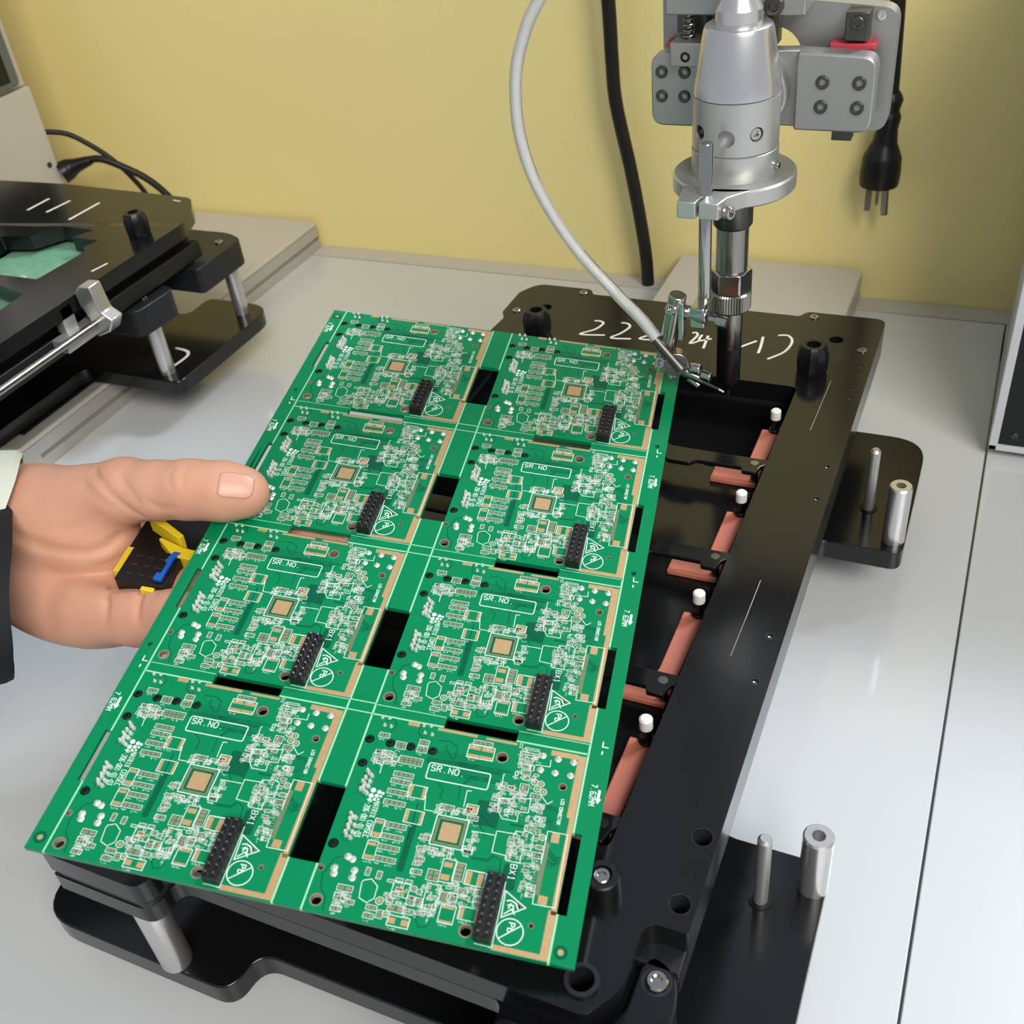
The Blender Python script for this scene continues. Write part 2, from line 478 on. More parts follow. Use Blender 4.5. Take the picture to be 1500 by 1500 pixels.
# lower frame plate (pocket floors)
lo = [(-209, 97), (-174, 97), (-174, 108), (-76, 108), (-76, 94), (-56, 94), (-46.2, 106), (-46.2, 128.4), (-42, 129.8), (-38.2, 126.5), (-38.2, 446), (-209, 446)]
pock = [fillet([(-200, 333), (-99, 333), (-97, 336), (-91, 336), (-89, 333), (-64, 333), (-64, 381), (-200, 381)], 1.5)]
for y0 in (276, 217, 163): pock.append(rrect(-196, y0 + 6, -100, y0 + 40, 4))
part('lower_plate', MB().prism(fillet(lo, [1, 7, 4, 3, 5, 5, 2, 2, 3, 4, 1, 1], 5), zl, zm - 2.5, pock), M['black'], FX, bevel=0.35)
part('spacer_rail', MB().box(-208.6, -200.5, 108, 445.5, zm - 2.5, zm), M['blackedge'], FX)
part('spacer_rail', MB().box(-62.5, -38.6, 128, 445.5, zm - 2.5, zm), M['blackedge'], FX)
part('spacer_rail', MB().box(-200, -63, 382.5, 440, zm - 2.5, zm), M['blackedge'], FX)
part('spacer_rail', MB().box(-200, -63, 109, 149, zm - 2.5, zm), M['blackedge'], FX)
part('corner_block', MB().prism(rrect(-208.6, 97.4, -174.4, 130, 3), zm - 2.5, zm), M['blackedge'], FX)
part('pocket_shade_sheet', MB().box(-206, -48, 120, 440, zl - 3, zl - .2), M['void'], FX)  # dark sheet under the openings, its colour gives the holes their shade
# near right corner ear with two tabs and screws
E_ = part('corner_ear', MB().prism(fillet([(-52, 70), (-37, 70), (-36.8, 122), (-39.5, 128.8), (-45.5, 130.8), (-47.4, 127), (-47.4, 116), (-52, 105)], [3, 3, 4, 3, 2, 1, 1, 2], 5), -262, zm), M['black'], FX, bevel=0.5)
part('screw_recess', MB().lathe(-42.6, 124.3, [(zm + .05, 3.7), (zm + .05, 2.9), (zm - .8, 2.8)], 24, False), M['blackedge'], FX, owner=E_)
screw(FX, (-42.6, 124.3, zm - .3), 2.7, 1.5, 'chrome')
E2 = part('corner_ear', MB().prism(fillet([(-78, 80), (-55, 80), (-55, 102.4), (-75, 104.6)], [3, 3, 3, 4], 5), -262, zm), M['black'], FX, bevel=0.5)
screw(FX, (-69.5, 98.6, zm - .3), 2.7, 1.5, 'chrome')
for x, y in ((-204.6, 417.7), (-179.3, 442.0), (-68.3, 441.8), (-43.5, 417.0), (-180.5, 110.5)): screw(FX, (x, y, zu - .2), 2.0, 0.9, 'chrome')
part('slot_recess', MB().prism(rrect(-53.6, 405, -50.8, 417, 1.3), zu - .1, zu + .06), M['blackedge'], FX)
for x, y in ((-185.5, 398.5), (-60.5, 396)): at_part('thumb_knob', KNOB, None, FX, (x, y, zu))
nk = part('knob_boss', MB().lathe(-60.8, 138.4, [(zu, 4.4), (zu + 6.4, 4.4), (zu + 6.8, 4.0), (zu + 6.8, 2.6), (zu + 5.4, 2.4), (zu + 5.4, .01)], 28), M['blackmatte'], FX)
screw(FX, (-60.8, 138.4, zu + 5.5), 2.2, 1.0, 'chrome')
# terracotta pads and white-tipped plungers
for i in range(4):
    y = 356.6 - 55.7 * i
    yb = bars[i]
    pad = [(-72.6, y + 4), (-72.6, yb + 12), (-73.6, yb + 8.5), (-84, yb + 8), (-84, yb - 2.2), (-66.5, yb - 2.2), (-65.5, y + 4)]
    part('rubber_pad', MB().prism(pad, zm - 2.5, zm - .3), M['pink'], FX, bevel=0.5)
    pl = part('plunger', MB().lathe(-67.4, y + 3.8, [(zm - 2.4, 2.5), (zm + .6, 2.5), (zm + 1.0, 2.2), (zm + 1.0, 1.7), (zu - 2.2, 1.7)], 20), M['blackmatte'], FX)
    part('white_tip', MB().lathe(-67.4, y + 3.8, [(zu - 2.3, 2.0), (zu + 1.2, 2.0), (zu + 1.7, 1.5), (zu + 1.7, .01)], 20), M['white'], FX, owner=pl)
# hand-written white marks on the plate
STROKES = [[[-164.3, 416.4], [-161.7, 416.8], [-159.4, 414.8], [-161.2, 408.8], [-166.3, 402.9], [-155.0, 404.6]], [[-151.4, 417.4], [-148.5, 417.4], [-146.4, 414.5], [-148.4, 408.1], [-151.4, 402.9], [-142.4, 404.1]], [[-137.6, 415.2], [-134.5, 414.7], [-133.3, 411.7], [-138.6, 405.3], [-130.1, 405.8]], [[-117.2, 415.5], [-115.6, 416.3], [-114.4, 413.6], [-115.7, 406.5], [-112.5, 409.0]], [[-112.5, 414.9], [-112.3, 409.7], [-107.5, 412.5]], [[-109.7, 414.7], [-108.8, 403.4]], [[-94.2, 407.6], [-88.0, 415.2]], [[-86.2, 419.4], [-85.3, 411.3], [-85.0, 404.9]], [[-80.2, 422.1], [-75.9, 422.8], [-73.2, 417.9], [-74.5, 408.7], [-80.1, 400.9]]]
wr = MB()
for s in STROKES:
    wr.stroke([(p.x, p.y) for p in smooth_path([(a, b, 0) for a, b in s], 5)], 1.15, zu + .06)
part('painted_writing', wr, M['paint'], FX, owner=UP, smooth=False, label='white hand-painted numbers')
sl = MB()
sl.stroke([(-51.5, 390), (-52.4, 352)], .10, zu + .05).stroke([(-50.5, 262), (-50.8, 243)], .12, zu + .05).stroke([(-50.8, 243), (-51.2, 226)], .08, zu + .05)
part('scratch', sl, M['paint'], FX, owner=UP, smooth=False)

# ------------------------------------------------------------------ green panel of eight boards
# board artwork in board millimetres: component outlines, pads, solder joints, holes
ART = {"parts":[[3.89,50.2,6.83,51.71,2,1],[9.24,47.73,12.08,49.93,2,2],[15.31,50.09,17.94,51.85,2,1],[15.25,47.89,18.04,49.88,2,2],[11.47,43.63,17.85,45.93,5,2],[11.23,39.59,16.62,41.05,4,1],[11.12,37.49,16.73,38.93,4,1],[11.09,34.31,16.85,35.76,4,1],[11.06,31.21,16.78,32.63,4,1],[4.56,44.95,7.04,46.28,2,1],[6.29,45.48,9.43,46.52,2,2],[4.96,43.03,7.38,44.21,2,1],[7.36,43.23,9.61,44.74,2,1],[5.7,42.12,7.41,43.08,1,1],[9.23,43.87,11.19,45.29,2,2],[25.65,32.69,29.51,34.36,3,2],[30.37,33.04,32.33,34.07,2,1],[29.67,53.5,35.02,54.87,4,1],[13.33,25.03,18.97,26.5,4,1],[13.4,21.97,18.99,23.29,4,1],[13.37,18.93,18.87,20.3,4,1],[13.38,15.71,18.85,17.1,4,1],[23.02,23.69,25.67,25.02,2,1],[23.09,20.79,25.65,21.86,2,1],[23.3,17.85,25.77,19.03,2,1],[23.32,14.37,26.05,15.71,2,1],[12.42,11.5,13.56,13.56,1,2],[15.36,11.2,16.59,13.23,1,2],[6.85,6.35,10.75,7.98,2,1],[6.81,3.96,9.5,5.72,2,2],[9.5,3.49,12.1,4.66,2,1],[6.89,1.19,9.52,2.46,2,1],[15.22,3.27,17.93,4.52,2,1],[15.13,1.17,17.75,2.47,2,1],[18.22,1.73,19.78,3.79,1,2],[20.36,4.04,24.55,5.77,2,1],[24.24,4.21,26.9,5.47,2,1],[24.42,6.48,26.24,8.77,1,2],[19.28,6.27,21.25,7.4,2,1],[26.53,6.69,28.24,8.65,1,2],[18.42,11.03,20.15,11.73,2,1],[20.29,11.71,22.16,12.5,2,1],[22.83,11.63,24.51,12.58,2,1],[27.44,13.57,30.58,16.5,2,2],[24.72,9.93,25.93,11.32,1,2],[26.25,9.55,27.42,10.83,1,2],[36.07,11.49,38.38,13.34,2,2],[40.08,12.37,42.39,13.87,2,1],[40.17,10.95,42.28,12.12,2,1],[40.31,9.44,42.3,10.63,2,1],[33.76,14.84,36.38,19.6,1,4],[32.06,8.75,34.41,11.51,1,4],[33.86,9.62,36.24,11.67,2,3],[34.66,22.28,36.95,23.4,2,1],[35.04,23.52,36.88,24.24,2,1],[51.71,24.85,54.24,26.41,2,1],[52.35,27.31,54.1,28.43,2,1],[50.55,17.06,52.97,18.2,3,1],[52.34,16.39,54.24,17.88,2,2],[42.83,53.31,48.27,54.12,4,1],[43.8,54.9,47.7,55.49,3,1],[44.56,51.57,46.88,52.49,2,1],[44.13,49.2,46.37,50.4,2,1],[44.24,47.33,46.76,48.73,2,2],[45.11,45.69,46.86,46.97,2,2],[46.09,48.87,47.43,50.55,1,2],[44.89,42.34,47.2,44.56,1,2],[39.58,41.67,42.33,42.44,3,1],[38.43,38.23,40.18,39.46,2,1],[40.7,38.03,42.9,39.15,2,1],[48.04,40.83,50.79,42.39,2,1],[49.14,38.17,52.04,39.4,4,2],[50.51,35.01,53.15,36.26,4,2],[34.45,22.31,37.06,24.24,2,2],[33.49,31.41,36.24,32.77,2,1]],"big":[[[16.44,34.46,21.2,38.08],[[16.67,34.58,17.58,37.89],[20.27,34.66,21.14,38.0]]],[[17.58,27.32,22.37,30.99],[[17.73,27.52,18.55,30.81],[21.55,27.51,22.26,30.8]]],[[10.61,21.69,13.11,26.77],[[10.66,25.52,12.78,26.36],[10.68,21.98,13.02,23.07]]],[[10.51,15.6,13.31,20.61],[[10.46,19.34,12.91,20.17],[10.7,15.98,13.02,16.81]]],[[28.84,49.32,36.0,53.31],[[28.93,51.88,32.11,52.95],[32.49,51.86,35.83,52.95],[29.02,49.05,32.3,50.36],[32.47,49.39,35.91,50.4]]],[[30.51,13.84,33.98,19.88],[[30.89,17.8,33.13,19.17],[30.83,14.41,33.09,15.91]]],[[36.92,14.5,41.88,18.22],[[36.99,14.53,38.42,17.92],[39.92,14.45,41.32,17.83]]],[[33.01,3.94,36.7,8.44],[[33.0,7.58,36.26,8.21],[33.14,3.95,36.36,4.6]]],[[37.54,5.74,42.64,8.97],[[37.59,5.97,38.72,8.8],[41.52,5.92,42.6,8.93]]],[[21.27,0.63,26.58,3.2],[[21.21,1.22,23.13,2.66],[24.63,1.17,26.61,2.64]]],[[20.12,7.93,24.32,11.5],[[20.98,8.88,23.51,9.83]]],[[28.35,6.42,31.73,12.83],[[28.55,11.88,29.42,12.52],[30.86,11.86,31.51,12.55],[28.56,6.71,29.37,7.34],[30.85,6.51,31.6,7.15]]],[[32.62,33.25,35.67,35.76],[[32.38,33.12,33.89,35.44],[33.81,33.25,35.67,35.36]]]],"gold":[[10.71,55.5,13.95,56.81],[19.14,55.6,30.31,56.47],[32.83,55.57,41.51,56.3]],"pb":[[55.64,29.9,57.68,32.58],[55.56,13.48,57.81,15.7]],"joints":[[49.0,54.04],[53.16,53.81],[57.39,53.74],[49.13,49.67],[53.1,49.56],[57.26,49.64],[6.85,15.29],[8.2,14.84],[4.5,11.69],[4.86,10.31],[9.59,12.08],[9.64,10.16]],"pins":[[3.1,56.35],[5.16,56.5],[4.46,54.08],[6.31,54.03],[15.04,56.25],[17.04,56.54],[15.92,54.06],[18.03,53.93]],"c1":[[4.33,39.39],[5.86,38.19],[4.42,37.32],[5.9,36.48],[4.02,36.07],[4.73,35.45],[5.87,35.02],[4.13,33.81],[5.27,33.38],[6.02,33.01],[4.66,34.48],[4.9,38.82]],"c2":[[3.93,26.53],[5.44,25.68],[4.08,24.99],[4.68,25.78],[4.48,24.16],[5.9,23.57],[4.19,23.19],[4.55,22.5],[5.93,21.64],[4.08,21.36],[4.59,20.58],[5.84,20.09]],"dots":[[7.48,34.28,0.9],[9.16,34.1,0.72],[10.21,33.93,0.51],[7.39,32.63,0.82],[8.8,32.89,0.67],[9.88,32.99,0.46],[7.27,31.44,0.56],[8.52,31.8,0.51],[9.52,32.02,0.41]],"rings":[[48.32,45.73,0.89],[50.1,45.44,0.89],[49.4,43.83,0.89],[51.14,43.29,0.89],[18.0,5.95,0.94],[20.44,3.13,0.81],[53.42,30.69,0.84]],"holes":[[38.34,51.12,1.38],[40.23,3.3,1.38],[2.87,2.97,1.33],[55.22,7.88,0.57],[51.36,11.83,0.48],[55.88,45.88,0.9],[1.12,11.14,0.71],[55.91,57.14,0.81]],"bholes":[[1.75,49.02,1.33],[7.61,48.93,1.33],[13.35,49.09,1.33],[19.52,48.99,1.33],[2.1,41.58,1.33],[2.06,17.91,1.39]],"polys":[[[21.3,35.83],[22.09,31.72],[26.82,31.83]],[[31.8,34.65],[31.57,39.44],[32.78,39.52]],[[40.3,46.33],[39.86,46.09],[40.17,42.56]],[[47.52,50.86],[51.46,51.02],[51.3,53.12]],[[50.73,42.3],[52.87,40.08],[54.08,41.29]],[[35.74,28.59],[41.43,28.69]],[[41.73,29.96],[46.56,30.15],[46.44,30.94],[48.49,31.09],[48.65,31.48],[50.32,31.41],[51.22,30.72],[51.29,26.44],[49.15,26.34],[49.18,23.49]],[[41.73,29.96],[41.8,24.1],[45.47,23.91],[45.74,22.73],[49.25,22.64],[49.18,26.22]],[[40.41,39.36],[43.66,39.53],[43.63,40.2],[48.4,40.63],[48.52,36.61],[46.03,36.45],[46.17,33.6],[42.2,33.64],[40.65,35.67],[40.41,39.36]],[[54.44,32.7],[59.85,32.74]],[[54.44,32.7],[54.46,23.79]],[[59.61,32.82],[59.93,13.32],[54.46,13.16],[54.35,16.42]],[[42.85,0.83],[47.18,0.73],[46.97,17.29]],[[37.25,18.29],[41.52,18.38]],[[7.62,39.42],[7.34,42.73]],[[12.59,10.13],[14.47,10.86],[16.46,9.38],[16.53,6.21],[15.01,4.83],[12.89,5.64],[12.38,9.32],[12.59,10.13]]],"dark":[[[20.43,52.69],[23.72,52.83],[25.81,51.68],[26.01,47.98],[25.14,47.93],[22.82,50.44],[22.89,51.62]],[[23.35,40.1],[25.24,38.6],[25.19,35.6]],[[33.56,43.87],[31.41,43.53],[29.48,40.35],[29.91,35.84]],[[33.69,43.34],[31.81,42.93],[30.12,40.76]],[[18.53,46.62],[32.75,47.19]],[[18.68,46.08],[32.88,46.66]],[[18.83,45.55],[20.09,45.54]],[[4.85,55.37],[6.31,56.6],[7.77,54.8],[6.78,52.49]],[[14.15,56.66],[14.26,53.54],[16.19,52.2]],[[14.99,54.6],[16.84,52.63]],[[6.74,15.63],[3.85,14.26],[2.19,9.48],[2.94,6.05],[4.88,3.88],[5.3,0.72]],[[36.96,21.29],[41.58,21.57],[42.58,23.27],[44.41,22.44],[44.93,19.13]],[[37.1,21.7],[41.24,21.99],[42.11,23.29]],[[28.52,4.91],[27.76,3.6],[28.95,1.82],[30.64,2.2],[31.35,3.71]],[[52.48,39.6],[55.63,39.49],[56.93,37.67]],[[52.63,38.83],[55.26,38.88],[56.84,36.86]],[[53.38,35.06],[55.16,35.71]],[[55.71,27.41],[57.64,25.85],[59.38,26.48]],[[55.74,26.67],[57.56,25.09],[59.29,25.71]],[[55.85,24.96],[57.3,24.05],[58.98,24.91]],[[27.23,46.68],[39.3,46.38]],[[27.37,46.15],[39.15,45.93]],[[27.09,47.22],[42.1,47.14]],[[27.98,43.76],[39.63,43.82]],[[28.15,43.1],[38.82,43.09]],[[49.96,23.66],[51.34,21.52]],[[49.58,21.13],[51.25,19.8]],[[36.47,33.43],[40.21,30.86],[41.8,30.18]],[[36.85,30.9],[39.26,27.83]]],"darkareas":[[19.79,22.74,20.2,33.34],[19.68,14.2,21.42,27.38],[35.2,30.62,41.46,37.67],[44.54,32.27,50.14,32.85],[45.68,15.29,49.24,21.98]]}
PANEL_W, PANEL_L, TH = 141.0, 237.95, 1.6
RP = Matrix(((0.9738413133743868, -0.17743813025045396, 0.14194649096921166),
             (0.1906958070079035, 0.9778832915415254, -0.08590330211066738),
             (-0.12356458050288524, 0.11072478519796297, 0.9861398564037516)))
TP = Vector((-196.9141444120672, 88.74546565595372, -218.6395433771636))
PN = thing('circuit_board_panel', 'green panel of eight identical printed circuit boards held tilted above the black fixture', 'circuit board', TP)
KP = 0.98                                            # the panel hangs a little above the fixture
PN.matrix_world = Matrix.Translation(W(TP * KP)) @ RP.to_4x4() @ Matrix.Scale(KP, 4)
def ppart(name, mb, m, owner=None, loc=(0, 0, 0), **k):
    sm = k.pop('smooth', True)
    return put(name, mb.mesh(name, sm), m, owner or PN, loc, **k)

BW, BH = 60.9, 57.0
CX = [5.3, 73.8]
PITCH = 60.32
CY = [PITCH * i for i in range(4)]
G = 0.26                                             # half width of the scored grooves
# rails
right = [(134.7 + G, 0), (PANEL_W, 0), (PANEL_W, PANEL_L), (134.7 + G, PANEL_L)]
for i in range(3, -1, -1):
    b = CY[i]
    right += [(134.7 + G, b + 33.6)] + fillet([(136.9, b + 33.6), (136.9, b + 12)], 0) + [(134.7 + G, b + 12)]
rh = [circ(137.6, CY[i] + 63.5 - (8 if i == 3 else 0), .8, 12) for i in range(1, 3)]
ppart('right_rail', MB().prism(right, -TH, 0, rh), M['pcb'], bevel=.12)
left = [(0, 0), (5.3 - G, 0)]
for i in range(4):
    b = CY[i]
    left += [(5.3 - G, b + 20.4), (3.6, b + 20.4), (3.6, b + 36.4), (5.3 - G, b + 36.4)]
left += [(5.3 - G, PANEL_L), (0, PANEL_L)]
ppart('left_rail', MB().prism(left, -TH, 0, [circ(2.6, CY[i] + 66, .8, 12) for i in range(3)]), M['pcb'], bevel=.12)
segs = []
edges = [0.0]
for i in range(4): edges += [CY[i] + 12, CY[i] + 34]
edges.append(PANEL_L)
for k in range(0, len(edges), 2):
    ppart('middle_rail', MB().box(66.2 + G, 73.8 - G, edges[k], edges[k + 1], -TH, 0), M['pcb'], bevel=.12)
for c in range(2):
    for i in range(3):
        y0, y1 = CY[i] + BH + G, CY[i + 1] - G
        ppart('cross_rail', MB().box(CX[c] + G, CX[c] + 20.5, y0, y1, -TH, 0), M['pcb'], bevel=.12)
        ppart('cross_rail', MB().box(CX[c] + 41, CX[c] + BW - G, y0, y1, -TH, 0), M['pcb'], bevel=.12)
# pale scored grooves: cut fibreglass showing a little below the surface
gz = -0.10
def score(x0, x1, y0, y1): ppart('score_line', MB().box(x0, x1, y0, y1, -TH + .3, gz), M['score'])
for a in (66.2, 73.8):
    for k in range(0, len(edges), 2): score(a - G - .1, a + G + .1, edges[k], edges[k + 1])
for a, lo_, hi_ in ((5.3, 20.4, 36.4), (134.7, 12, 33.6)):
    y = 0
    for i in range(4): score(a - G - .1, a + G + .1, y, CY[i] + lo_); y = CY[i] + hi_
    score(a - G - .1, a + G + .1, y, PANEL_L)
for i in range(3):
    for y in (CY[i] + BH, CY[i + 1]):
        for c in range(2):
            score(CX[c], CX[c] + 20.5, y - G - .1, y + G + .1); score(CX[c] + 41, CX[c] + BW, y - G - .1, y + G + .1)
        ppart('score_line', MB().box(66.5, 73.5, y - G * .6, y + G * .6, -TH + .3, .02), M['score'])

# --- stroke lettering for the silkscreen
GL = {'S': [[(4, 5), (3, 6), (1, 6), (0, 5), (0, 4), (1, 3), (3, 3), (4, 2), (4, 1), (3, 0), (1, 0), (0, 1)]], 'R': [[(0, 0), (0, 6), (3, 6), (4, 5), (4, 4), (3, 3), (0, 3)], [(2, 3), (4, 0)]],
      '.': [[(1.6, 0), (2.4, 0)]], 'N': [[(0, 0), (0, 6), (4, 0), (4, 6)]], 'O': [[(1, 0), (0, 1), (0, 5), (1, 6), (3, 6), (4, 5), (4, 1), (3, 0), (1, 0)]], '0': [[(1, 0), (0, 1), (0, 5), (1, 6), (3, 6), (4, 5), (4, 1), (3, 0), (1, 0)]],
      'M': [[(0, 0), (0, 6), (2, 3), (4, 6), (4, 0)]], 'A': [[(0, 0), (0, 4), (2, 6), (4, 4), (4, 0)], [(0, 2.5), (4, 2.5)]], 'T': [[(2, 0), (2, 6)], [(0, 6), (4, 6)]], 'I': [[(2, 0), (2, 6)], [(1, 0), (3, 0)], [(1, 6), (3, 6)]],
      'X': [[(0, 0), (4, 6)], [(0, 6), (4, 0)]], 'C': [[(4, 5), (3, 6), (1, 6), (0, 5), (0, 1), (1, 0), (3, 0), (4, 1)]], 'E': [[(4, 6), (0, 6), (0, 0), (4, 0)], [(0, 3), (3, 3)]], 'P': [[(0, 0), (0, 6), (3, 6), (4, 5), (4, 4), (3, 3), (0, 3)]],
      '-': [[(.7, 3), (3.3, 3)]], '2': [[(0, 5), (1, 6), (3, 6), (4, 5), (4, 4), (0, 0), (4, 0)]], '6': [[(4, 5), (3, 6), (1, 6), (0, 5), (0, 1), (1, 0), (3, 0), (4, 1), (4, 2), (3, 3), (0, 3)]], '1': [[(1, 5), (2, 6), (2, 0)], [(1, 0), (3, 0)]],
      '3': [[(0, 6), (4, 6), (2, 3.6), (3, 3.6), (4, 2.6), (4, 1), (3, 0), (1, 0), (0, 1)]], 'L': [[(0, 6), (0, 0), (4, 0)]], 'D': [[(0, 0), (0, 6), (2.6, 6), (4, 4.6), (4, 1.4), (2.6, 0), (0, 0)]], '7': [[(0, 6), (4, 6), (1.5, 0)]],
      'B': [[(0, 0), (0, 6), (3, 6), (4, 5), (4, 4), (3, 3), (0, 3)], [(3, 3), (4, 2), (4, 1), (3, 0), (0, 0)]], 'b': [[(0, 6), (0, 0), (2.4, 0), (3.4, 1), (3.4, 2.6), (2.4, 3.6), (0, 3.6)]], ' ': []}
def text(mb, s, x, y, h, ang=0, w=None, z=0.035, adv=1.0):
    k = h / 6; w = w or h * .15
    ca, sa = math.cos(math.radians(ang)), math.sin(math.radians(ang))
    px = 0; xs = min(1.0, adv * .95)
    for ch in s:
        for st in GL.get(ch, []):
            mb.stroke([(x + (px + a * k * xs) * ca - b * k * sa, y + (px + a * k * xs) * sa + b * k * ca) for a, b in st], w, z)
        px += k * 5.6 * adv
    return mb

# --- one board, shared by all eight
rnd = random.Random(4)
silk, pads, fine, gold, dark, thru = MB(), MB(), MB(), MB(), MB(), MB()
Zp, Zs, Zd = 0.03, 0.045, 0.012
def outline(r, w=.16): silk.stroke([(r[0], r[1]), (r[2], r[1]), (r[2], r[3]), (r[0], r[3])], w, Zs, True)
def scrib(x, y, n, h=.75, ang=0):                                  # tiny part numbers, too small to read
    ca, sa = math.cos(math.radians(ang)), math.sin(math.radians(ang))
    for i in range(n):
        for _ in range(2):
            a0, b0, a1, b1 = i * h * .8 + rnd.random() * h * .5, rnd.random() * h, i * h * .8 + rnd.random() * h * .5, rnd.random() * h
            silk.stroke([(x + a0 * ca - b0 * sa, y + a0 * sa + b0 * ca), (x + a1 * ca - b1 * sa, y + a1 * sa + b1 * ca)],   .12, Zs)
for x0, y0, x1, y1, nx, ny in ART['parts']:
    outline((x0, y0, x1, y1), .13)
    gx = (x1 - x0 - .3) / nx; gy = (y1 - y0 - .3) / ny
    for i in range(nx):
        for j in range(ny):
            a = x0 + .15 + gx * i; b = y0 + .15 + gy * j
            fine.quad(a + gx * .12, b + gy * .12, a + gx * .85, b + gy * .88, Zp)
    if x1 - x0 > 2.2: scrib(x0 + .3, y0 - .95, 3, .65)
    if x1 - x0 > 5: scrib(x0 + 3.2, y0 - .95, 4, .65)
for o, ps in ART['big']:
    outline(o, .17)
    for p in ps: pads.quad(p[0], p[1], p[2], p[3], Zp)
    scrib(o[0] + .4, o[1] - 1.0, 4, .7)
for p in ART['pb']: pads.quad(*p, Zp)
for p in ART['gold']: gold.quad(*p, Zp)
for q in ((58.4, 37.4, 60.5, 56.0), (59.2, 11.5, 60.55, 37.4), (58.6, .3, 60.6, 12.5), (47.2, .25, 58.6, 1.6), (51, 54.6, 58.4, 56.2)): gold.quad(*q, Zp)
for p in ART['polys']: silk.stroke(p, .17, Zs)
for p in ART['dark']: dark.stroke(p, .3, Zd)
for x, y, r in ART['dots']: silk.prism(circ(x, y, r * .78, 14), Zs - .01, Zs)
for x, y, r in ART['rings']:
    silk.stroke(circ(x, y, r, 16), .16, Zs, True); pads.prism(circ(x, y, r * .6, 10), Zp - .01, Zp)
silk.stroke(rrect(19.8, 40.7, 36.6, 45.5, .7), .26, Zs, True)
text(silk, 'SR.NO.', 20.6, 43.2, 1.75, 0, .22, Zs, .98)
text(silk, 'MATRIX COMSEC', 8.7, 31.4, 1.45, -90, .15, Zs, .60)
text(silk, 'P-206-001-01-03', 6.6, 31.4, 1.45, -90, .15, Zs, .53)
text(silk, 'LCD CONNECTOR', 56.2, 42.3, .85, -90, .14, Zs, .72)
text(silk, 'BX1', 47.2, 22.0, 1.6, -90, .18, Zs)
text(silk, 'BX1', 42.4, 36.4, 1.3, -90, .17, Zs)
# processor footprint
outline((25.8, 22.9, 34.2, 31.2), .22)
for k in range(22):
    t = 26.7 + k * .31
    fine.quad(t, 23.3, t + .17, 23.9, Zp); fine.quad(t, 30.2, t + .17, 30.8, Zp)
    u = 23.7 + k * .31
    fine.quad(26.2, u, 26.8, u + .17, Zp); fine.quad(33.2, u, 33.8, u + .17, Zp)
dark.quad(26.9, 24.0, 33.1, 30.1, Zd)
# connector comb and the warning signs
for k in range(32):
    y = 15.6 + k * .44
    fine.quad(54.2, y, 55.6, y + .24, Zp)
    if k % 2: fine.quad(53.2, y, 53.9, y + .24, Zp)
silk.stroke([(47.4, 15.0), (53.1, 11.8), (47.8, 8.3)], .24, Zs, True)
silk.stroke([(48.2, 12.6), (49.2, 12.9), (50.6, 12.4), (51.4, 11.0)], .3, Zs); silk.stroke([(48.6, 11.6), (50.0, 11.8), (50.4, 10.2)], .3, Zs)
silk.stroke([(48.2, 9.2), (49.8, 10.8), (50.8, 9.6)], .26, Zs); silk.stroke([(49.0, 10.8), (49.4, 12.2)], .3, Zs)
silk.stroke(circ(50.6, 5.3, 3.2, 36), .24, Zs, True)
silk.stroke([(48.2, 3.2), (53.1, 7.4)], .24, Zs)
text(silk, 'Pb', 49.9, 7.5, 1.5, -90, .24, Zs, 1.0)
# clutter of small parts and lettering in the dense zones
def clutter(x0, y0, x1, y1, n, letters=True):
    for _ in range(n):
        x, y = rnd.uniform(x0, x1 - 1.3), rnd.uniform(y0, y1 - .8)
        if rnd.random() < .55:
            w, h = rnd.choice(((1.3, .7), (.7, 1.3), (1.7, .9)))
            outline((x, y, x + w, y + h), .09)
            if w > h: fine.quad(x + .12, y + .1, x + .45 * w, y + h - .1, Zp); fine.quad(x + .58 * w, y + .1, x + w - .1, y + h - .1, Zp)
            else: fine.quad(x + .1, y + .12, x + w - .1, y + .45 * h, Zp); fine.quad(x + .1, y + .58 * h, x + w - .1, y + h - .1, Zp)
        elif letters: scrib(x, y, 3, .62, rnd.choice((0, -90)))
clutter(42, 44, 49.5, 56, 36); clutter(38, 35, 48, 44, 60); clutter(48, 31, 53.5, 40, 34); clutter(34.6, 23, 38, 32, 20)
clutter(25.5, 19.8, 34, 22.6, 26); clutter(45, 22.5, 53, 31, 46); clutter(27, 4, 33, 13.5, 40); clutter(33, 8.5, 41, 14.5, 30)
clutter(18.5, 4.5, 27, 12.5, 24); clutter(50, 14.5, 54.5, 24, 24); clutter(3.5, 41.5, 11.5, 47, 22); clutter(6, 1, 12, 7, 14); clutter(24.5, 31.5, 34, 35, 22)
clutter(22.5, 14, 26.5, 26, 14)
for _ in range(60):
    x, y = rnd.uniform(38.5, 47.5), rnd.uniform(34.5, 44); fine.prism(circ(x, y, .16, 6), Zp - .01, Zp)
for r in ART['darkareas']: dark.prism(rrect(r[0], r[1], r[2], r[3], .6, 3), Zd - .01, Zd)
for k in range(9):
    y = 41.5 + k * .55; dark.stroke([(18.5, y + 3.6), (26 + k, y + 3.6), (38 + k * .4, y + 1.6)], .16, Zd)
for k in range(7):
    dark.stroke([(48 + k * .3, 41 - k * .5), (55 - k * .2, 39.5 - k * .6), (57.2 - k * .3, 36 - k)], .16, Zd)
    dark.stroke([(55.8, 28 - k * .8), (57.4, 26.5 - k * .5), (58.2, 26 - k * .2)], .16, Zd)

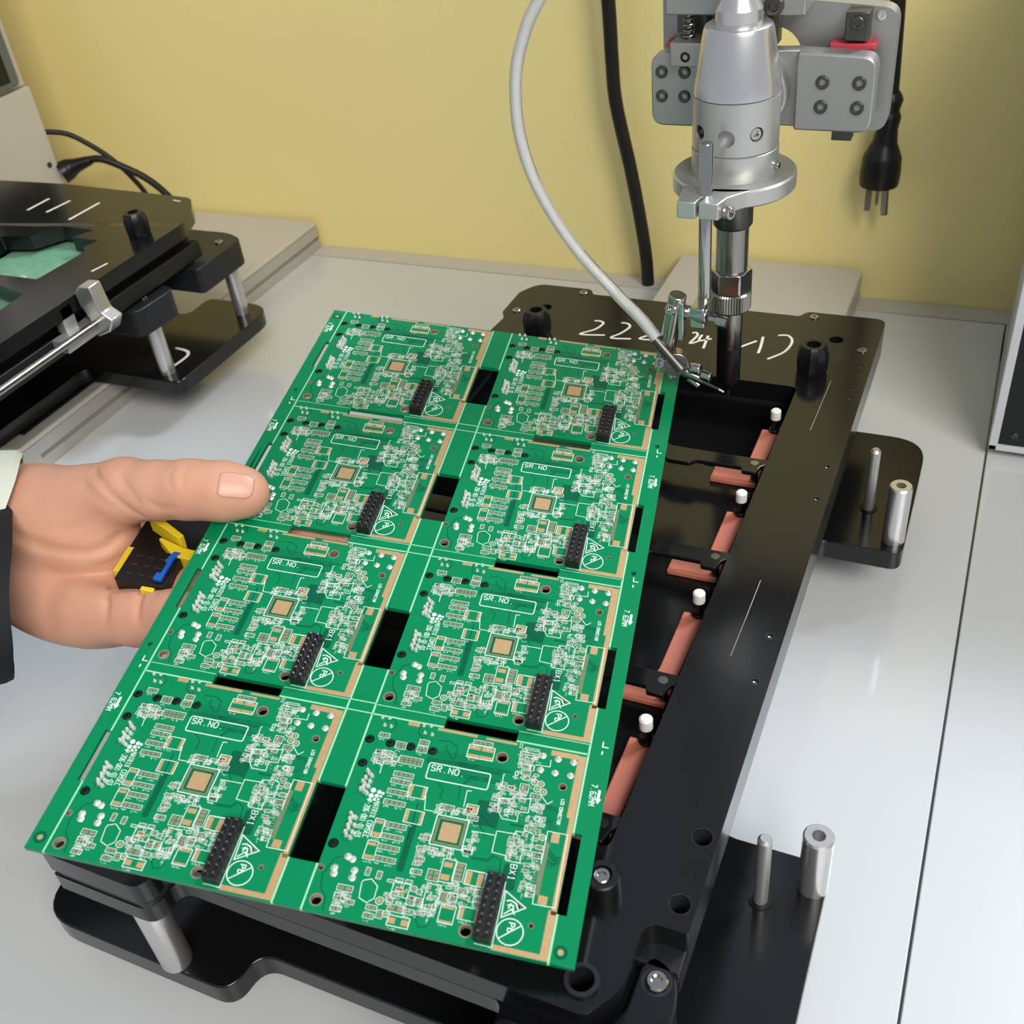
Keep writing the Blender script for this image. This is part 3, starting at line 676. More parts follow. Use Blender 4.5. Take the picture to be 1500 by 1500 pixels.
me_silk = silk.mesh('silkscreen', False); me_silk.materials.append(M['silk'])
me_fine = fine.mesh('solder_pads', False); me_fine.materials.append(M['pad'])
me_pads = pads.mesh('component_pads', False); me_pads.materials.append(M['copper'])
me_gold = gold.mesh('copper_border', False); me_gold.materials.append(M['copper'])
me_dark = dark.mesh('copper_traces', False); me_dark.materials.append(M['pcbdark'])
tp = MB().prism(rrect(27.6, 24.4, 32.6, 29.5, .2, 2), .01, .07); me_tp = tp.mesh('thermal_pad'); me_tp.materials.append(M['copper'])
hz = [circ(x, y, max(r, .4), 18) for x, y, r in ART['holes'] if y < 56 and y > 1]
bz = [circ(x, y, r, 18) for x, y, r in ART['bholes']]
me_sub = MB().prism([(G, 0), (BW - G, 0), (BW - G, BH - G), (G, BH - G)], -TH, 0, hz + bz).mesh('board_substrate')
me_sub.materials.append(M['pcb'])
ring_holes = [(x, y, max(r, .4)) for x, y, r in ART['holes'] if 1 < y < 56]
me_rings = []
for x, y, r in ring_holes:
    q = MB().lathe(0, 0, [(.03, r * 1.25), (.03, r * 1.0), (-TH, r * .98)], 18, False).mesh('plated_hole')
    q.materials.append(M['pad']); me_rings.append(q)
peg = MB().lathe(0, 0, [(-TH - 3, 1.0), (-.3, 1.24), (.15, .9), (.2, .5), (-.25, .35), (-.3, .01)], 18)
me_peg = peg.mesh('locating_peg'); me_peg.materials.append(M['blackmatte'])
jt = MB()
for x, y in ART['joints']:
    jt.lathe(x, y, [(.0, .95), (.12, .8), (.45, .42), (1.0, .2), (1.05, .01)], 12)
for x, y in ART['pins']: jt.lathe(x, y, [(.0, .55), (.25, .42), (.9, .18), (.95, .01)], 10)
me_jt = jt.mesh('solder_joints'); me_jt.materials.append(M['solder'])
def pin_cluster(pts):
    q = MB()
    for x, y in pts: q.lathe(x, y, [(0, .62), (.3, .56), (1.0, .42), (1.35, .22), (1.38, .01)], 10)
    return q.mesh('connector_pins')
me_c1 = pin_cluster(ART['c1']); me_c1.materials.append(M['solder'])
me_c2 = pin_cluster(ART['c2']); me_c2.materials.append(M['solder'])
HB = MB()
for k in range(8):
    y0 = 1.3 + k * 2.06
    HB.prism(fillet([(42.7, y0), (46.6, y0), (46.9, y0 + .35), (46.9, y0 + 1.7), (46.6, y0 + 2.06), (42.7, y0 + 2.06), (42.4, y0 + 1.7), (42.4, y0 + .35)], 0), 0.05, 3.0)
me_hd = HB.mesh('pin_header'); me_hd.materials.append(M['header'])
HP = MB()
for k in range(8):
    for x in (43.6, 45.7):
        y = 2.33 + k * 2.06
        HP.box(x - .28, x + .28, y - .28, y + .28, 2.9, 4.3); HP.box(x - .16, x + .16, y - .16, y + .16, 4.3, 4.5)
me_hp = HP.mesh('header_pins', False); me_hp.materials.append(M['steel'])
for c in range(2):
    for i in range(4):
        B = put('circuit_board', me_sub, None, PN, (CX[c], CY[i], 0))
        put('silkscreen', me_silk, None, B, kind='stuff'); put('solder_pads', me_fine, None, B, kind='stuff')
        put('component_pads', me_pads, None, B, kind='stuff'); put('copper_border', me_gold, None, B, kind='stuff'); put('copper_traces', me_dark, None, B, kind='stuff')
        put('thermal_pad', me_tp, None, B); put('solder_joints', me_jt, None, B, kind='stuff')
        put('connector_pins', me_c1, None, B, kind='stuff'); put('connector_pins', me_c2, None, B, kind='stuff')
        put('pin_header', me_hd, None, B); put('header_pins', me_hp, None, B, kind='stuff')
        for (x, y, r), q in zip(ring_holes, me_rings): put('plated_hole', q, None, B, (x, y, 0))
        for x, y, r in ART['bholes']: put('locating_peg', me_peg, None, B, (x, y, 0))
# rail print: arrows, 7.62MM and corner marks
rp = MB()
for i in range(4):
    b = CY[i]
    for x, xt in ((2.9, .7), (139.3, 137.1)):
        rp.stroke([(x, b + 47.0), (x, b + 44.2)], .7, .03); rp.add([(x - .8, b + 44.4, .03), (x, b + 42.9, .03), (x + .8, b + 44.4, .03)], [(0, 1, 2)])
        text(rp, '7.62MM', xt - .1, b + 48.4, 1.5, -90, .2, .03, .78)
for i in range(1, 4):
    for x in (3.0, 138): rp.stroke([(x, CY[i] + 1.5), (x, CY[i] - .2), (x + 1.6, CY[i] - .2)], .3, .03); rp.stroke([(x + .2, CY[i] - 1.6), (x + .2, CY[i] - 2.6)], .4, .03)
ppart('rail_print', rp, M['silk'], smooth=False, kind='stuff')
for x, y in ((137.1, 3.1), (2.6, 3.4), (2.6, PANEL_L - 4)):
    f = ppart('fiducial', MB().prism(circ(x, y, .7, 16), 0, .04), M['copper'])
    ppart('fiducial_ring', MB().lathe(x, y, [(.02, 1.7), (.03, 1.7), (.03, .95), (.02, .95)], 20, False), M['pcbdark'], owner=f)

# ------------------------------------------------------------------ soldering head with bracket
AX, AY = -85.0, 352.0
HD = thing('soldering_machine', 'silver cylindrical soldering head on a bolted bracket above the fixture', 'soldering machine', (AX, AY, -230))
def L(prof, n=48): return MB().lathe(AX, AY, prof, n)
part('top_coupling', L([(-60, 4.4), (-79.3, 4.4), (-79.6, 5.3), (-80.6, 5.4), (-81, 5.0), (-81.6, 5.0), (-86, 7.4), (-90.8, 7.4), (-91.6, 7.0)]), M['alu_bright'], HD, ang=14)
part('drive_shaft', L([(-20, 4.9), (-79.2, 4.9)], 24), M['blackmatte'], HD)
part('head_cone', L([(-90.2, 8.0), (-90.2, 9.6), (-90.8, 10.6), (-92.0, 11.1), (-108.4, 14.0), (-111.0, 14.15)]), M['alu_bright'], HD)
hb_me = L([(-111.2, 13.7), (-111.4, 14.2), (-128.0, 14.2), (-128.3, 13.9)], 96).mesh('head_body', off=ORG[HD.name])
def rad0(deg, r, z): return (AX + r * math.cos(math.radians(deg)), AY + r * math.sin(math.radians(deg)), z)
hb_me = cut(hb_me, [MB().cyl(rad0(-89, 16, -122.2), rad0(-89, 10.5, -122.2), 2.9, n=32), MB().cyl(rad0(-48, 16, -121.4), rad0(-48, 12.0, -121.4), 2.4, n=24), MB().cyl(rad0(-131, 16, -121.4), rad0(-131, 12.0, -121.4), 2.4, n=24)], ORG[HD.name])
HBD = put('head_body', hb_me, M['alu'], HD)
part('lower_collar', L([(-128.4, 13.9), (-128.7, 14.4), (-137.2, 14.4), (-137.5, 14.2)]), M['alu'], HD)
FL = part('flange', L([(-137.0, 14.0), (-137.0, 20.0), (-137.6, 20.7), (-142.2, 20.7), (-142.8, 20.1), (-142.8, 7.0)], 64), M['alu'], HD)
def radial(deg, r, z): return (AX + r * math.cos(math.radians(deg)), AY + r * math.sin(math.radians(deg)), z)
def radial_rot(deg): return Vector((math.cos(math.radians(deg)), math.sin(math.radians(deg)), 0)).to_track_quat('Z', 'Y').to_euler()
# bore and set screws in the body (front faces the camera at about -76 degrees)
bore = MB().cyl(radial(-89, 10.6, -122.2), radial(-89, 9.4, -122.2), 2.9, .2, 24)
part('bore_bottom', bore, M['alu'], HD, owner=HBD)
for d in (-48, -131):
    screw(HD, radial(d, 12.2, -121.4), 2.1, 1.4, 'chrome', radial_rot(d), owner=HBD)
screw(HD, radial(-10, 14.0, -134), 1.5, 1.8, 'chrome', radial_rot(-10))
# split lug that clamps the rod
RX, RY = -88.6, 329.0
lug = MB().prism([(-96.2, 321.5), (-90.0, 321.5), (-89.6, 326), (-89.2, 333), (-97.8, 336)], -142.6, -137.0)
lug2 = MB().prism([(-89.0, 321.5), (-82.6, 321.5), (-81.0, 327.5), (-74.5, 335.5), (-88.2, 334), (-88.4, 326)], -142.6, -137.0)
part('clamp_lug', lug, M['alu'], HD, owner=FL, bevel=.4)
part('clamp_lug', lug2, M['alu'], HD, owner=FL, bevel=.4)
screw(HD, (-80.6, 325.2, -141.0), 2.2, 2.0, 'chrome', (0, math.radians(90), math.radians(-30)))
part('feeder_rod', MB().lathe(RX, RY, [(-120.2, .01), (-120.2, 1.9), (-120.7, 2.2), (-177, 2.2)], 24), M['chrome'], HD)
# iron barrel below the flange
part('barrel_sleeve', L([(-142.8, 7.0), (-156, 6.9), (-157, 6.2)], 36), M['darksteel'], HD)
part('barrel', L([(-156, 5.7), (-174.5, 5.7)], 36), M['steel'], HD)
hexp = [(AX + 7.6 * math.cos(math.radians(60 * k - 52)), AY + 7.6 * math.sin(math.radians(60 * k - 52))) for k in range(6)]
part('hex_nut', MB().prism(hexp, -181.6, -173.4), M['chrome'], HD, bevel=.5)
kn = []
N = 48
kv = MB()
vs = []
for z, k in ((-181.6, .93), (-182.2, 1.0), (-188.4, 1.0), (-189.2, .9)):
    for i in range(2 * N):
        a = math.pi * i / N
        r = 7.5 * k * (1.0 if i % 2 else .965)
        vs.append((AX + r * math.cos(a), AY + r * math.sin(a), z))
fs = [((k + 1) * 2 * N + i, (k + 1) * 2 * N + (i + 1) % (2 * N), k * 2 * N + (i + 1) % (2 * N), k * 2 * N + i) for k in range(3) for i in range(2 * N)]
fs += [tuple(range(2 * N)), tuple(3 * 2 * N + i for i in reversed(range(2 * N)))]
part('knurled_ring', kv.add(vs, fs), M['steel'], HD, ang=10)
part('lower_barrel', L([(-189, 4.75), (-204.6, 4.75), (-205, 4.5)], 32), M['steel'], HD)
part('tip_holder', L([(-205, 4.6), (-219, 4.5), (-221.5, 3.0), (-224, 1.6)], 28), M['blackmatte'], HD)
part('iron_tip', L([(-223.6, 1.3), (-227, .5)], 14), M['darksteel'], HD)
# bracket: front plate with four bolts each side, rear plate with a round opening
part('front_plate', MB().prism(rrect(-117.8, -127.6, -95, -103.4, 4.5), 364, 370.5, axis='y'), M['alu_plate'], HD, bevel=.6)
fp = part('front_plate', MB().prism(fillet([(-68.6, -127.4), (-43.6, -127.6), (-43.6, -103.6), (-68.6, -102.4)], [1, 4.5, 4.5, 1]), 364, 372, axis='y'), M['alu_plate'], HD, bevel=.8)
part('front_web', MB().prism([(-96, -127.2), (-67.6, -127.0), (-67.6, -102.6), (-96, -103.2)], 367.5, 373, axis='y'), M['alu_plate'], HD, bevel=.5)
part('round_boss', MB().cyl((AX + 2, 373, -115.5), (AX + 2, 361, -115.5), 12.2, n=48), M['alu_plate'], HD, bevel=.8)
RPL = part('rear_plate', MB().prism(fillet([(-117.6, -130), (-40.2, -131.4), (-40.2, -92.6), (-69, -90), (-69, -30), (-117.6, -30)], [2, 5, 5, 1, 2, 2]), 378, 385, [circ(-79.5, -108.0, 9.8, 40)], axis='y'), M['alu_plate'], HD, bevel=.7)
part('foot_tab', MB().box(-57, -50.5, 372, 377.6, -133, -127.5), M['darksteel'], HD)
part('foot_tab', MB().box(-112, -98, 371, 377.6, -129.8, -127), M['darksteel'], HD)
for x in (-60.0, -48.4):
    for z in (-111.6, -119.4): screw(HD, (x, 364.6, z), 2.2, 1.4, 'darksteel', FRONT)
for x in (-114.0, -106.0):
    for z in (-109.4, -117.4): screw(HD, (x, 364.6, z), 2.1, 1.4, 'darksteel', FRONT)
sb = part('stop_block', MB().box(-55.6, -48.2, 371.5, 378, -101, -92.2), M['darksteel'], HD, bevel=.4)
screw(HD, (-51.8, 371.6, -95.4), 2.1, 1.0, 'darksteel', FRONT, owner=sb)
part('red_slider', MB().box(-60, -45.6, 372.4, 377.8, -103.8, -101.9), M['red'], HD, bevel=.3)
part('red_slider', MB().box(-115, -111, 372.4, 377.8, -103.6, -102.2), M['red'], HD, bevel=.3)
part('plate_hole', MB().lathe(0, 0, [(0, 1.5), (.1, 1.5), (.1, 1.1), (-1, 1)], 18), M['darksteel'], HD) if 0 else None
screw(HD, (-45.6, 377.8, -94.6), 1.6, .3, 'alu_bright', FRONT)
screw(HD, (-113.5, 377.6, -92.0), 1.6, .5, 'darksteel', FRONT)
part('top_bar', MB().box(-112, -66.5, 362, 378, -91.0, -76), M['alu_plate'], HD, bevel=.6)
screw(HD, (-76.4, 362.4, -88.0), 3.2, 1.6, 'darksteel', FRONT)
part('slide_rail', MB().box(-80.5, -76.8, 373, 378, -102.4, -91), M['steel'], HD)
bb = part('spring_block', MB().box(-109.8, -98.4, 360, 371, -106.6, -99.0), M['alu_plate'], HD, bevel=.4)
screw(HD, (-104.6, 360.4, -103.4), 1.7, .6, 'blackmatte', FRONT, owner=bb)
part('spring_housing', MB().box(-110.5, -100.5, 371, 378, -98.6, -88), M['darksteel'], HD)
sp = [(-104.6 + 1.9 * math.cos(a), 365.5 + 1.9 * math.sin(a), -99.2 + a * .28) for a in [k * .45 for k in range(78)]]
part('spring', MB().tube(sp, .38, 8, 1), M['steel'], HD)
part('vertical_arm', MB().box(-112, -70, 385, 410, -90, 150), M['alu_plate'], HD, bevel=1)
part('shaft_guide', MB().cyl((-104.6, 365.5, -99), (-104.6, 365.5, -70), .9, n=12), M['steel'], HD)

# wire feed clamp hanging on the rod
CL = part('feed_clamp', MB().cyl((-98.40, 323.27, -176.37), (-85.24, 321.31, -177.15), 2.7, n=24), M['chrome'], HD, bevel=.4)
part('clamp_end', MB().box(-91.2, -86.0, 319.5, 331.6, -181.4, -173.6), M['chrome'], HD, owner=CL, bevel=.7)
part('clamp_screw', MB().cyl((-84.65, 320.92, -177.35), (-79.93, 320.33, -177.74), 1.2, n=14).cyl((-81.90, 320.52, -177.64), (-78.17, 320.03, -177.94), 2.0, n=18), M['chrome'], HD, owner=CL)
LK = part('clamp_link', MB().cyl((-95.55, 320.62, -169.49), (-101.74, 321.61, -199.94), 3.1, n=24), M['chrome'], HD, bevel=.4)
part('link_flat', MB().box(-94.86, -92.90, 317.78, 321.31, -185.60, -171.36), M['chrome'], HD, owner=LK, bevel=.4)
sd = Vector((-.25, -.85, .45)).to_track_quat('Z', 'Y').to_euler()
screw(HD, (-97.02, 318.17, -174.01), 2.1, 1.2, 'chrome', sd, owner=LK)
screw(HD, (-100.95, 318.56, -195.81), 2.1, 1.2, 'chrome', sd, owner=LK)
DS = part('swivel_disc', MB().cyl((-96.6, 321.6, -195.2), (-94.9, 316.2, -194.6), 4.3, n=32), M['steel'], HD, bevel=.3)
part('wire_ferrule', MB().cyl((-103.31, 318.76, -186.78), (-92.90, 316.01, -196.01), 1.9, n=20), M['darksteel'], HD, owner=DS)
NZ = part('nozzle_mount', MB().cyl((-96.24, 321.11, -197.97), (-86.81, 321.70, -202.68), 2.3, n=20), M['steel'], HD)
for p0, p1, r in (((-90.93, 320.13, -197.38), (-87.01, 319.54, -197.19), 1.9), ((-86.81, 320.13, -199.54), (-83.27, 319.54, -199.94), 1.8), ((-91.33, 321.11, -201.80), (-87.99, 320.72, -204.65), 1.8)):
    part('grub_screw', MB().cyl(p0, p1, r, n=18), M['chrome'], HD, owner=NZ, bevel=.3)
part('wire_nozzle', MB().cyl((-87.40, 321.11, -202.78), (-82.00, 325.04, -207.69), .75, .45, 12), M['darksteel'], HD, owner=NZ)
part('solder_wire', MB().cyl((-82.00, 325.04, -207.69), (-80.33, 326.22, -209.36), .35, n=8), M['solder'], HD, owner=NZ)

# clear feed tube, curving up and out of the frame
tp_ = [(-102.6, 319.2, -187.2), (-109.5, 323.5, -182.4), (-121, 329, -175.8), (-136.6, 330, -159.5), (-148.1, 330, -140.2), (-153.5, 330, -121.4), (-153.3, 330, -103.5), (-149.6, 330, -90.6), (-142.6, 330, -78.5), (-125, 332, -58), (-106, 340, -42), (-94, 356, -34), (-90, 371, -30)]
FT = thing('feed_tube', 'clear white plastic tube curving down to the soldering head clamp', 'tube', (-104, 325, -191))
part('outer_tube', MB().tube(tp_, 2.15, 18, 10), M['tube'], FT)
part('inner_wire_sleeve', MB().tube(tp_, 1.45, 14, 10), M['core'], FT)

# ------------------------------------------------------------------ cables on the yellow screen
def loose(name, label, cat, org): return thing(name, label, cat, org)
C1 = thing('power_cable', 'black power cable hanging straight down yellow screen behind the clear tube', 'cable', (-201, 607, -ZT))
part('cable', MB().tube([(-222, 600, -60), (-219.5, 604, -143), (-219, 605, -175), (-217.8, 606, -201), (-210, 607, -242), (-203.8, 607, -280), (-201.5, 607, -300), (-201, 607.5, -315.8)], 4.0, 16), M['rubber'], C1)
C2 = thing('plug_cable', 'black mains plug with metal prongs dangling on its cable beside the bracket', 'plug', (-62, 600, -250))
part('cable', MB().tube([(-67, 600, -60), (-66, 600, -120), (-64.2, 600, -165), (-63.2, 600, -190)], 3.9, 16), M['rubber'], C2)
PB = part('plug_body', MB().tube([(-63.2, 600, -188), (-62.8, 600, -192), (-62.9, 600, -197), (-63.0, 600, -201), (-63.2, 600, -207), (-63.6, 600, -214), (-64.0, 600, -222), (-64.2, 600, -231), (-64.3, 600, -237.5)],
     [4.4, 6.2, 5.0, 6.4, 5.6, 6.6, 10.2, 10.9, 10.4], 18, 6), M['blackmatte'], C2)
part('prong', MB().box(-70.6, -67.2, 598.8, 600.2, -253, -236), M['steel'], C2, bevel=.3)
part('prong', MB().cyl((-60.6, 600, -236), (-59.6, 600, -255), 2.0, n=14), M['steel'], C2, bevel=.5)
part('prong', MB().box(-65.6, -64, 603, 607, -251, -236), M['steel'], C2, bevel=.3)

# ------------------------------------------------------------------ dark cabinet at the right edge
RC = thing('controller_cabinet', 'dark glossy cabinet with pale edge frame standing on bench at the right edge', 'cabinet', (110, 530, -ZT))
part('body', MB().box(15.5, 210, 470, 590, -311.5, -60), M['lightgrey'], RC, bevel=1)
part('front_panel', MB().box(18.4, 206, 467.6, 470.2, -308.2, -63), M['glassgreen'], RC)
part('edge_frame', MB().box(14.0, 18.0, 466.6, 472, -311.8, -60), M['lightgrey'], RC, bevel=.5)
part('edge_frame', MB().box(14.0, 210, 466.6, 472, -311.8, -308.6), M['lightgrey'], RC, bevel=.5)
screw(RC, (24.5, 467.7, -302.8), 1.5, .6, 'darksteel', FRONT)
for x, y in ((26, 478), (200, 478), (26, 580), (200, 580)): part('rubber_foot', MB().lathe(x, y, [(-ZT, 5), (-311.5, 6)], 20), M['blackmatte'], RC)

# ------------------------------------------------------------------ left robot: fixture with closed lid, column, cables
LX = thing('soldering_fixture', 'black soldering fixture with closed slotted lid at the left edge, boards inside', 'fixture', (-510, 400, -296))
lbp = [(-622, 150), (-398, 150), (-398, 236), (-466, 236), (-466, 381), (-398, 381), (-398, 474), (-446, 474), (-446, 452), (-574, 452), (-574, 474), (-622, 474)]
part('base_plate', MB().prism(fillet(lbp, [10, 10, 5, 6, 6, 6, 16, 6, 6, 6, 6, 14], 6), zb - 9, zb), M['black'], LX, bevel=.6)
part('carriage_block', MB().box(-558, -464, 325, 440, -296.2, zb - 9), M['blackedge'], LX)
for x, y in ((-412, 389.5), (-412, 462), (-600, 389), (-600, 462)):
    part('support_post', MB().lathe(x, y, [(zb, 4.2), (zl + 2, 4.6), (zl + 2, .01)], 24), M['alu_bright'], LX)
part('lower_plate', MB().prism(fillet([(-620, 180), (-436, 180), (-436, 374), (-404, 374), (-402, 404), (-436, 408), (-436, 426), (-403, 426), (-403, 468), (-416, 474), (-620, 474)], [2, 2, 2, 6, 6, 2, 2, 3, 5, 5, 4]), zl, zu - 2), M['blackedge'], LX, bevel=.6)
for x, y in ((-412, 389.5), (-413, 460)): screw(LX, (x, y, zu - 2.2), 2.4, 1.2, 'chrome')
part('side_frame', MB().box(-440, -416, 180, 440, zu - 2, -224), M['blackedge'], LX, bevel=.5)
part('back_frame', MB().box(-612, -440, 428, 458, zu - 2, -222.1), M['blackedge'], LX, bevel=.5)
lid = [(-618, 180), (-406, 180), (-406, 428), (-414, 447), (-425, 461), (-526, 466), (-618, 462)]
h1 = [(-500, 368), (-470, 352), (-440, 352), (-437.5, 386), (-443, 390), (-440, 399.5), (-460, 399.5), (-453, 410.5), (-478, 411), (-487, 396), (-505, 392)]
h2 = [(-500, 300), (-432, 300), (-434, 337), (-448, 340), (-470, 346), (-500, 360)]
h3 = [(-590, 300), (-515, 300), (-520, 392), (-560, 400), (-590, 392)]
LID = part('lid', MB().prism(fillet(lid, [3, 5, 4, 2, 5, 2, 4]), -222, -214, [fillet(h1, 1.2, 3), fillet(h2, 1.5, 3), fillet(h3, 2, 3)]), M['black'], LX, bevel=.6)
lw = MB().stroke([(-517.9, 426.6), (-517.3, 444.1)], 2.0, -213.93).stroke([(-502.8, 426.2), (-500.5, 443.8)], 2.0, -213.93).stroke([(-479.7, 419.7), (-478.7, 444.5)], 2.0, -213.93)
part('painted_line', lw, M['paint'], LX, owner=LID, smooth=False)
at_part('thumb_knob', KNOB, None, LX, (-421.5, 411, -214))
part('hinge_mark', MB().stroke([(-416, 366), (-414, 376)], 1.4, -213.93), M['paint'], LX, owner=LID, smooth=False)
part('hinge_mark', MB().stroke([(-428, 455), (-434, 456)], 1.0, -213.93), M['paint'], LX, owner=LID, smooth=False)
part('loaded_board', MB().box(-505, -433, 296, 415, -226.4, -224.8), M['pale_pcb'], LX)
part('loaded_board', MB().box(-592, -512, 296, 402, -226.4, -224.8), M['pale_pcb'], LX)
cp = MB()
for k in range(9): cp.box(-470, -467, 346 + k * 2.6, 347.5 + k * 2.6, -224.8, -222.5)
part('pin_row', cp, M['solder'], LX)
part('guide_rail', MB().cyl((-399, 180, -229), (-399, 347, -229), 1.9, n=16), M['steel'], LX)
part('rail_bar', MB().box(-414, -409, 180, 440, -238, -229), M['blackmatte'], LX, bevel=.4)
lt = part('latch_lever', MB().prism([(-405.6, -213), (-401, -209), (-394.5, -208.8), (-393.6, -215.8), (-392.4, -222.4), (-387, -226), (-391.2, -232.6), (-400.4, -236.6), (-402, -226.4), (-404.8, -220)], 342, 350, axis='y'), M['alu_bright'], LX, bevel=.6)
part('latch_base', MB().box(-413, -400, 322, 346, -235, -229), M['alu'], LX, owner=lt, bevel=.5)
part('latch_post', MB().box(-412, -406, 330, 338, -232, -216), M['alu'], LX, owner=lt, bevel=.5)
part('painted_mark', MB().stroke([(p.x, p.y) for p in smooth_path([(-426, 414, 0), (-416.5, 412.5, 0), (-412.5, 407, 0), (-413.5, 394, 0)], 4)], 1.9, zb + .05), M['paint'], LX, smooth=False)

CB = thing('robot_column', 'pale grey upright robot column behind the left black lid', 'robot column', (-700, 520, -296))
part('column_body', MB().box(-780, -630.5, 470, 560, -296, -187), M['robot'], CB, bevel=1.2)
part('column_head', MB().box(-780, -634, 474, 560, -187, 40), M['robot'], CB, bevel=1.2)
dp = part('display_bezel', MB().prism(rrect(486, -184, 552, -120, 5), -636, -629, axis='x'), M['screen'], CB, bevel=1)
part('display_glass', MB().box(-629.2, -628.6, 492, 544, -180, -128), M['glassgreen'], CB, owner=dp)
part('red_lamp', MB().box(-629, -628, 520, 530, -183, -181.4), M['red'], CB, owner=dp)
screw(CB, (-630.4, 552, -240), 2.0, .8, 'darksteel', (0, math.radians(90), 0))
for nm, lab, pts, r in (('power_cable', 'thick black cable with moulded plug arching from the grey column to bench', [(-628, 566, -246), (-618, 572, -244), (-606, 578, -244), (-592, 584, -252), (-580, 590, -262), (-570, 595, -276), (-560, 598, -296), (-556, 600, -312)], 2.6),
                        ('signal_cable', 'thin black cable arching from upper column back to the bench', [(-640, 562, -220), (-628, 574, -225), (-616, 580, -234), (-604, 586, -247), (-594, 590, -262), (-588, 594, -280), (-586, 598, -312)], 1.9)):
    t = thing(nm, lab, 'cable', (-560, 598, -ZT))
    part('cable', MB().tube(pts, r, 14), M['rubber'], t)
    if nm == 'power_cable': part('plug', MB().tube([(-632, 561, -250), (-628, 566, -248), (-622, 569, -246), (-612, 574, -243.5)], [8, 7.4, 5, 3], 14, 6), M['blackmatte'], t)

# ------------------------------------------------------------------ hand (panel millimetres: a to the right, b away, c up from the board face)
def seg_d(P, a, b, ra, rb):
    a, b = np.array(a, float), np.array(b, float)
    ab = b - a
    t = np.clip(((P - a) @ ab) / (ab @ ab), 0, 1)
    d = np.linalg.norm(P - (a + t[..., None] * ab), axis=-1)
    return d - (ra + (rb - ra) * t)
def ell_d(P, c, r):
    r = np.array(r, float)
    q = (P - np.array(c, float)) / r
    k0 = np.linalg.norm(q, axis=-1)
    k1 = np.linalg.norm(q / r, axis=-1)
    return k0 * (k0 - 1) / np.maximum(k1, 1e-6)
def smin(a, b, k):
    h = np.clip(.5 + .5 * (b - a) / k, 0, 1)
    return b + (a - b) * h - k * h * (1 - h)
def chain(P, pts, k=3):
    d = None
    for (a, ra), (b, rb) in zip(pts[:-1], pts[1:]):
        e = seg_d(P, a, b, ra, rb)
        d = e if d is None else smin(d, e, k)
    return d
FOLDS = [
    ([(-40.9, 121.1, 9.7), (-36.4, 116.5, 11.1), (-32.4, 113.6, 9.4), (-28.9, 112.6, 6.8), (-25.2, 111.5, 4.7), (-22.1, 111.5, 2.5)], 1.15, 1.25),
    ([(-30.4, 119.0, 12.9), (-27.5, 116.3, 12.2), (-23.8, 113.5, 10.9), (-21.6, 112.0, 9.0)], 1.0, .65),
    ([(-65.4, 102.5, -6.4), (-59.9, 101.3, -7.6), (-53.1, 100.8, -8.8), (-46.8, 101.5, -9.6), (-41.1, 103.0, -10.7), (-36.5, 106.2, -10.7), (-33.1, 110.9, -9.6)], 1.6, 1.6),
    ([(-32.4, 107.7, -21.4), (-32.0, 101.4, -20.1), (-30.1, 94.2, -18.1), (-26.8, 86.7, -15.3), (-26.1, 82.2, -17.4), (-26.6, 79.7, -21.4)], 1.15, 1.5),
    ([(-17.4, 100.4, -16.3), (-16.7, 95.0, -14.8), (-15.3, 89.3, -12.4), (-14.3, 85.3, -12.7), (-13.5, 82.1, -14.0)], 1.15, 1.3),
    ([(-11.6, 119.1, 17.5), (-10.9, 116.4, 16.4), (-9.5, 114.2, 15.4)], 1.0, .5),
    ([(-7.6, 124.2, 18.3), (-7.2, 122.2, 18.5), (-6.8, 119.0, 18.2), (-6.2, 115.5, 16.6)], 1.0, .55),
    ([(-43.1, 116.5, 8.0), (-35.7, 112.1, 6.7), (-30.4, 111.3, 5.1)], 1.2, .4),
    ([(-37.8, 102.9, -15.9), (-34.9, 105.0, -16.6), (-32.1, 108.5, -15.4)], 1.1, .7),
    ([(-50.6, 105.3, -4.1), (-43.4, 107.9, -3.3), (-36.6, 110.5, 1.0)], 1.3, .35),
    ([(-17.6, 111.9, 9.1), (-13.1, 111.5, 7.8), (-9.2, 111.2, 9.8)], 1.2, .8)]
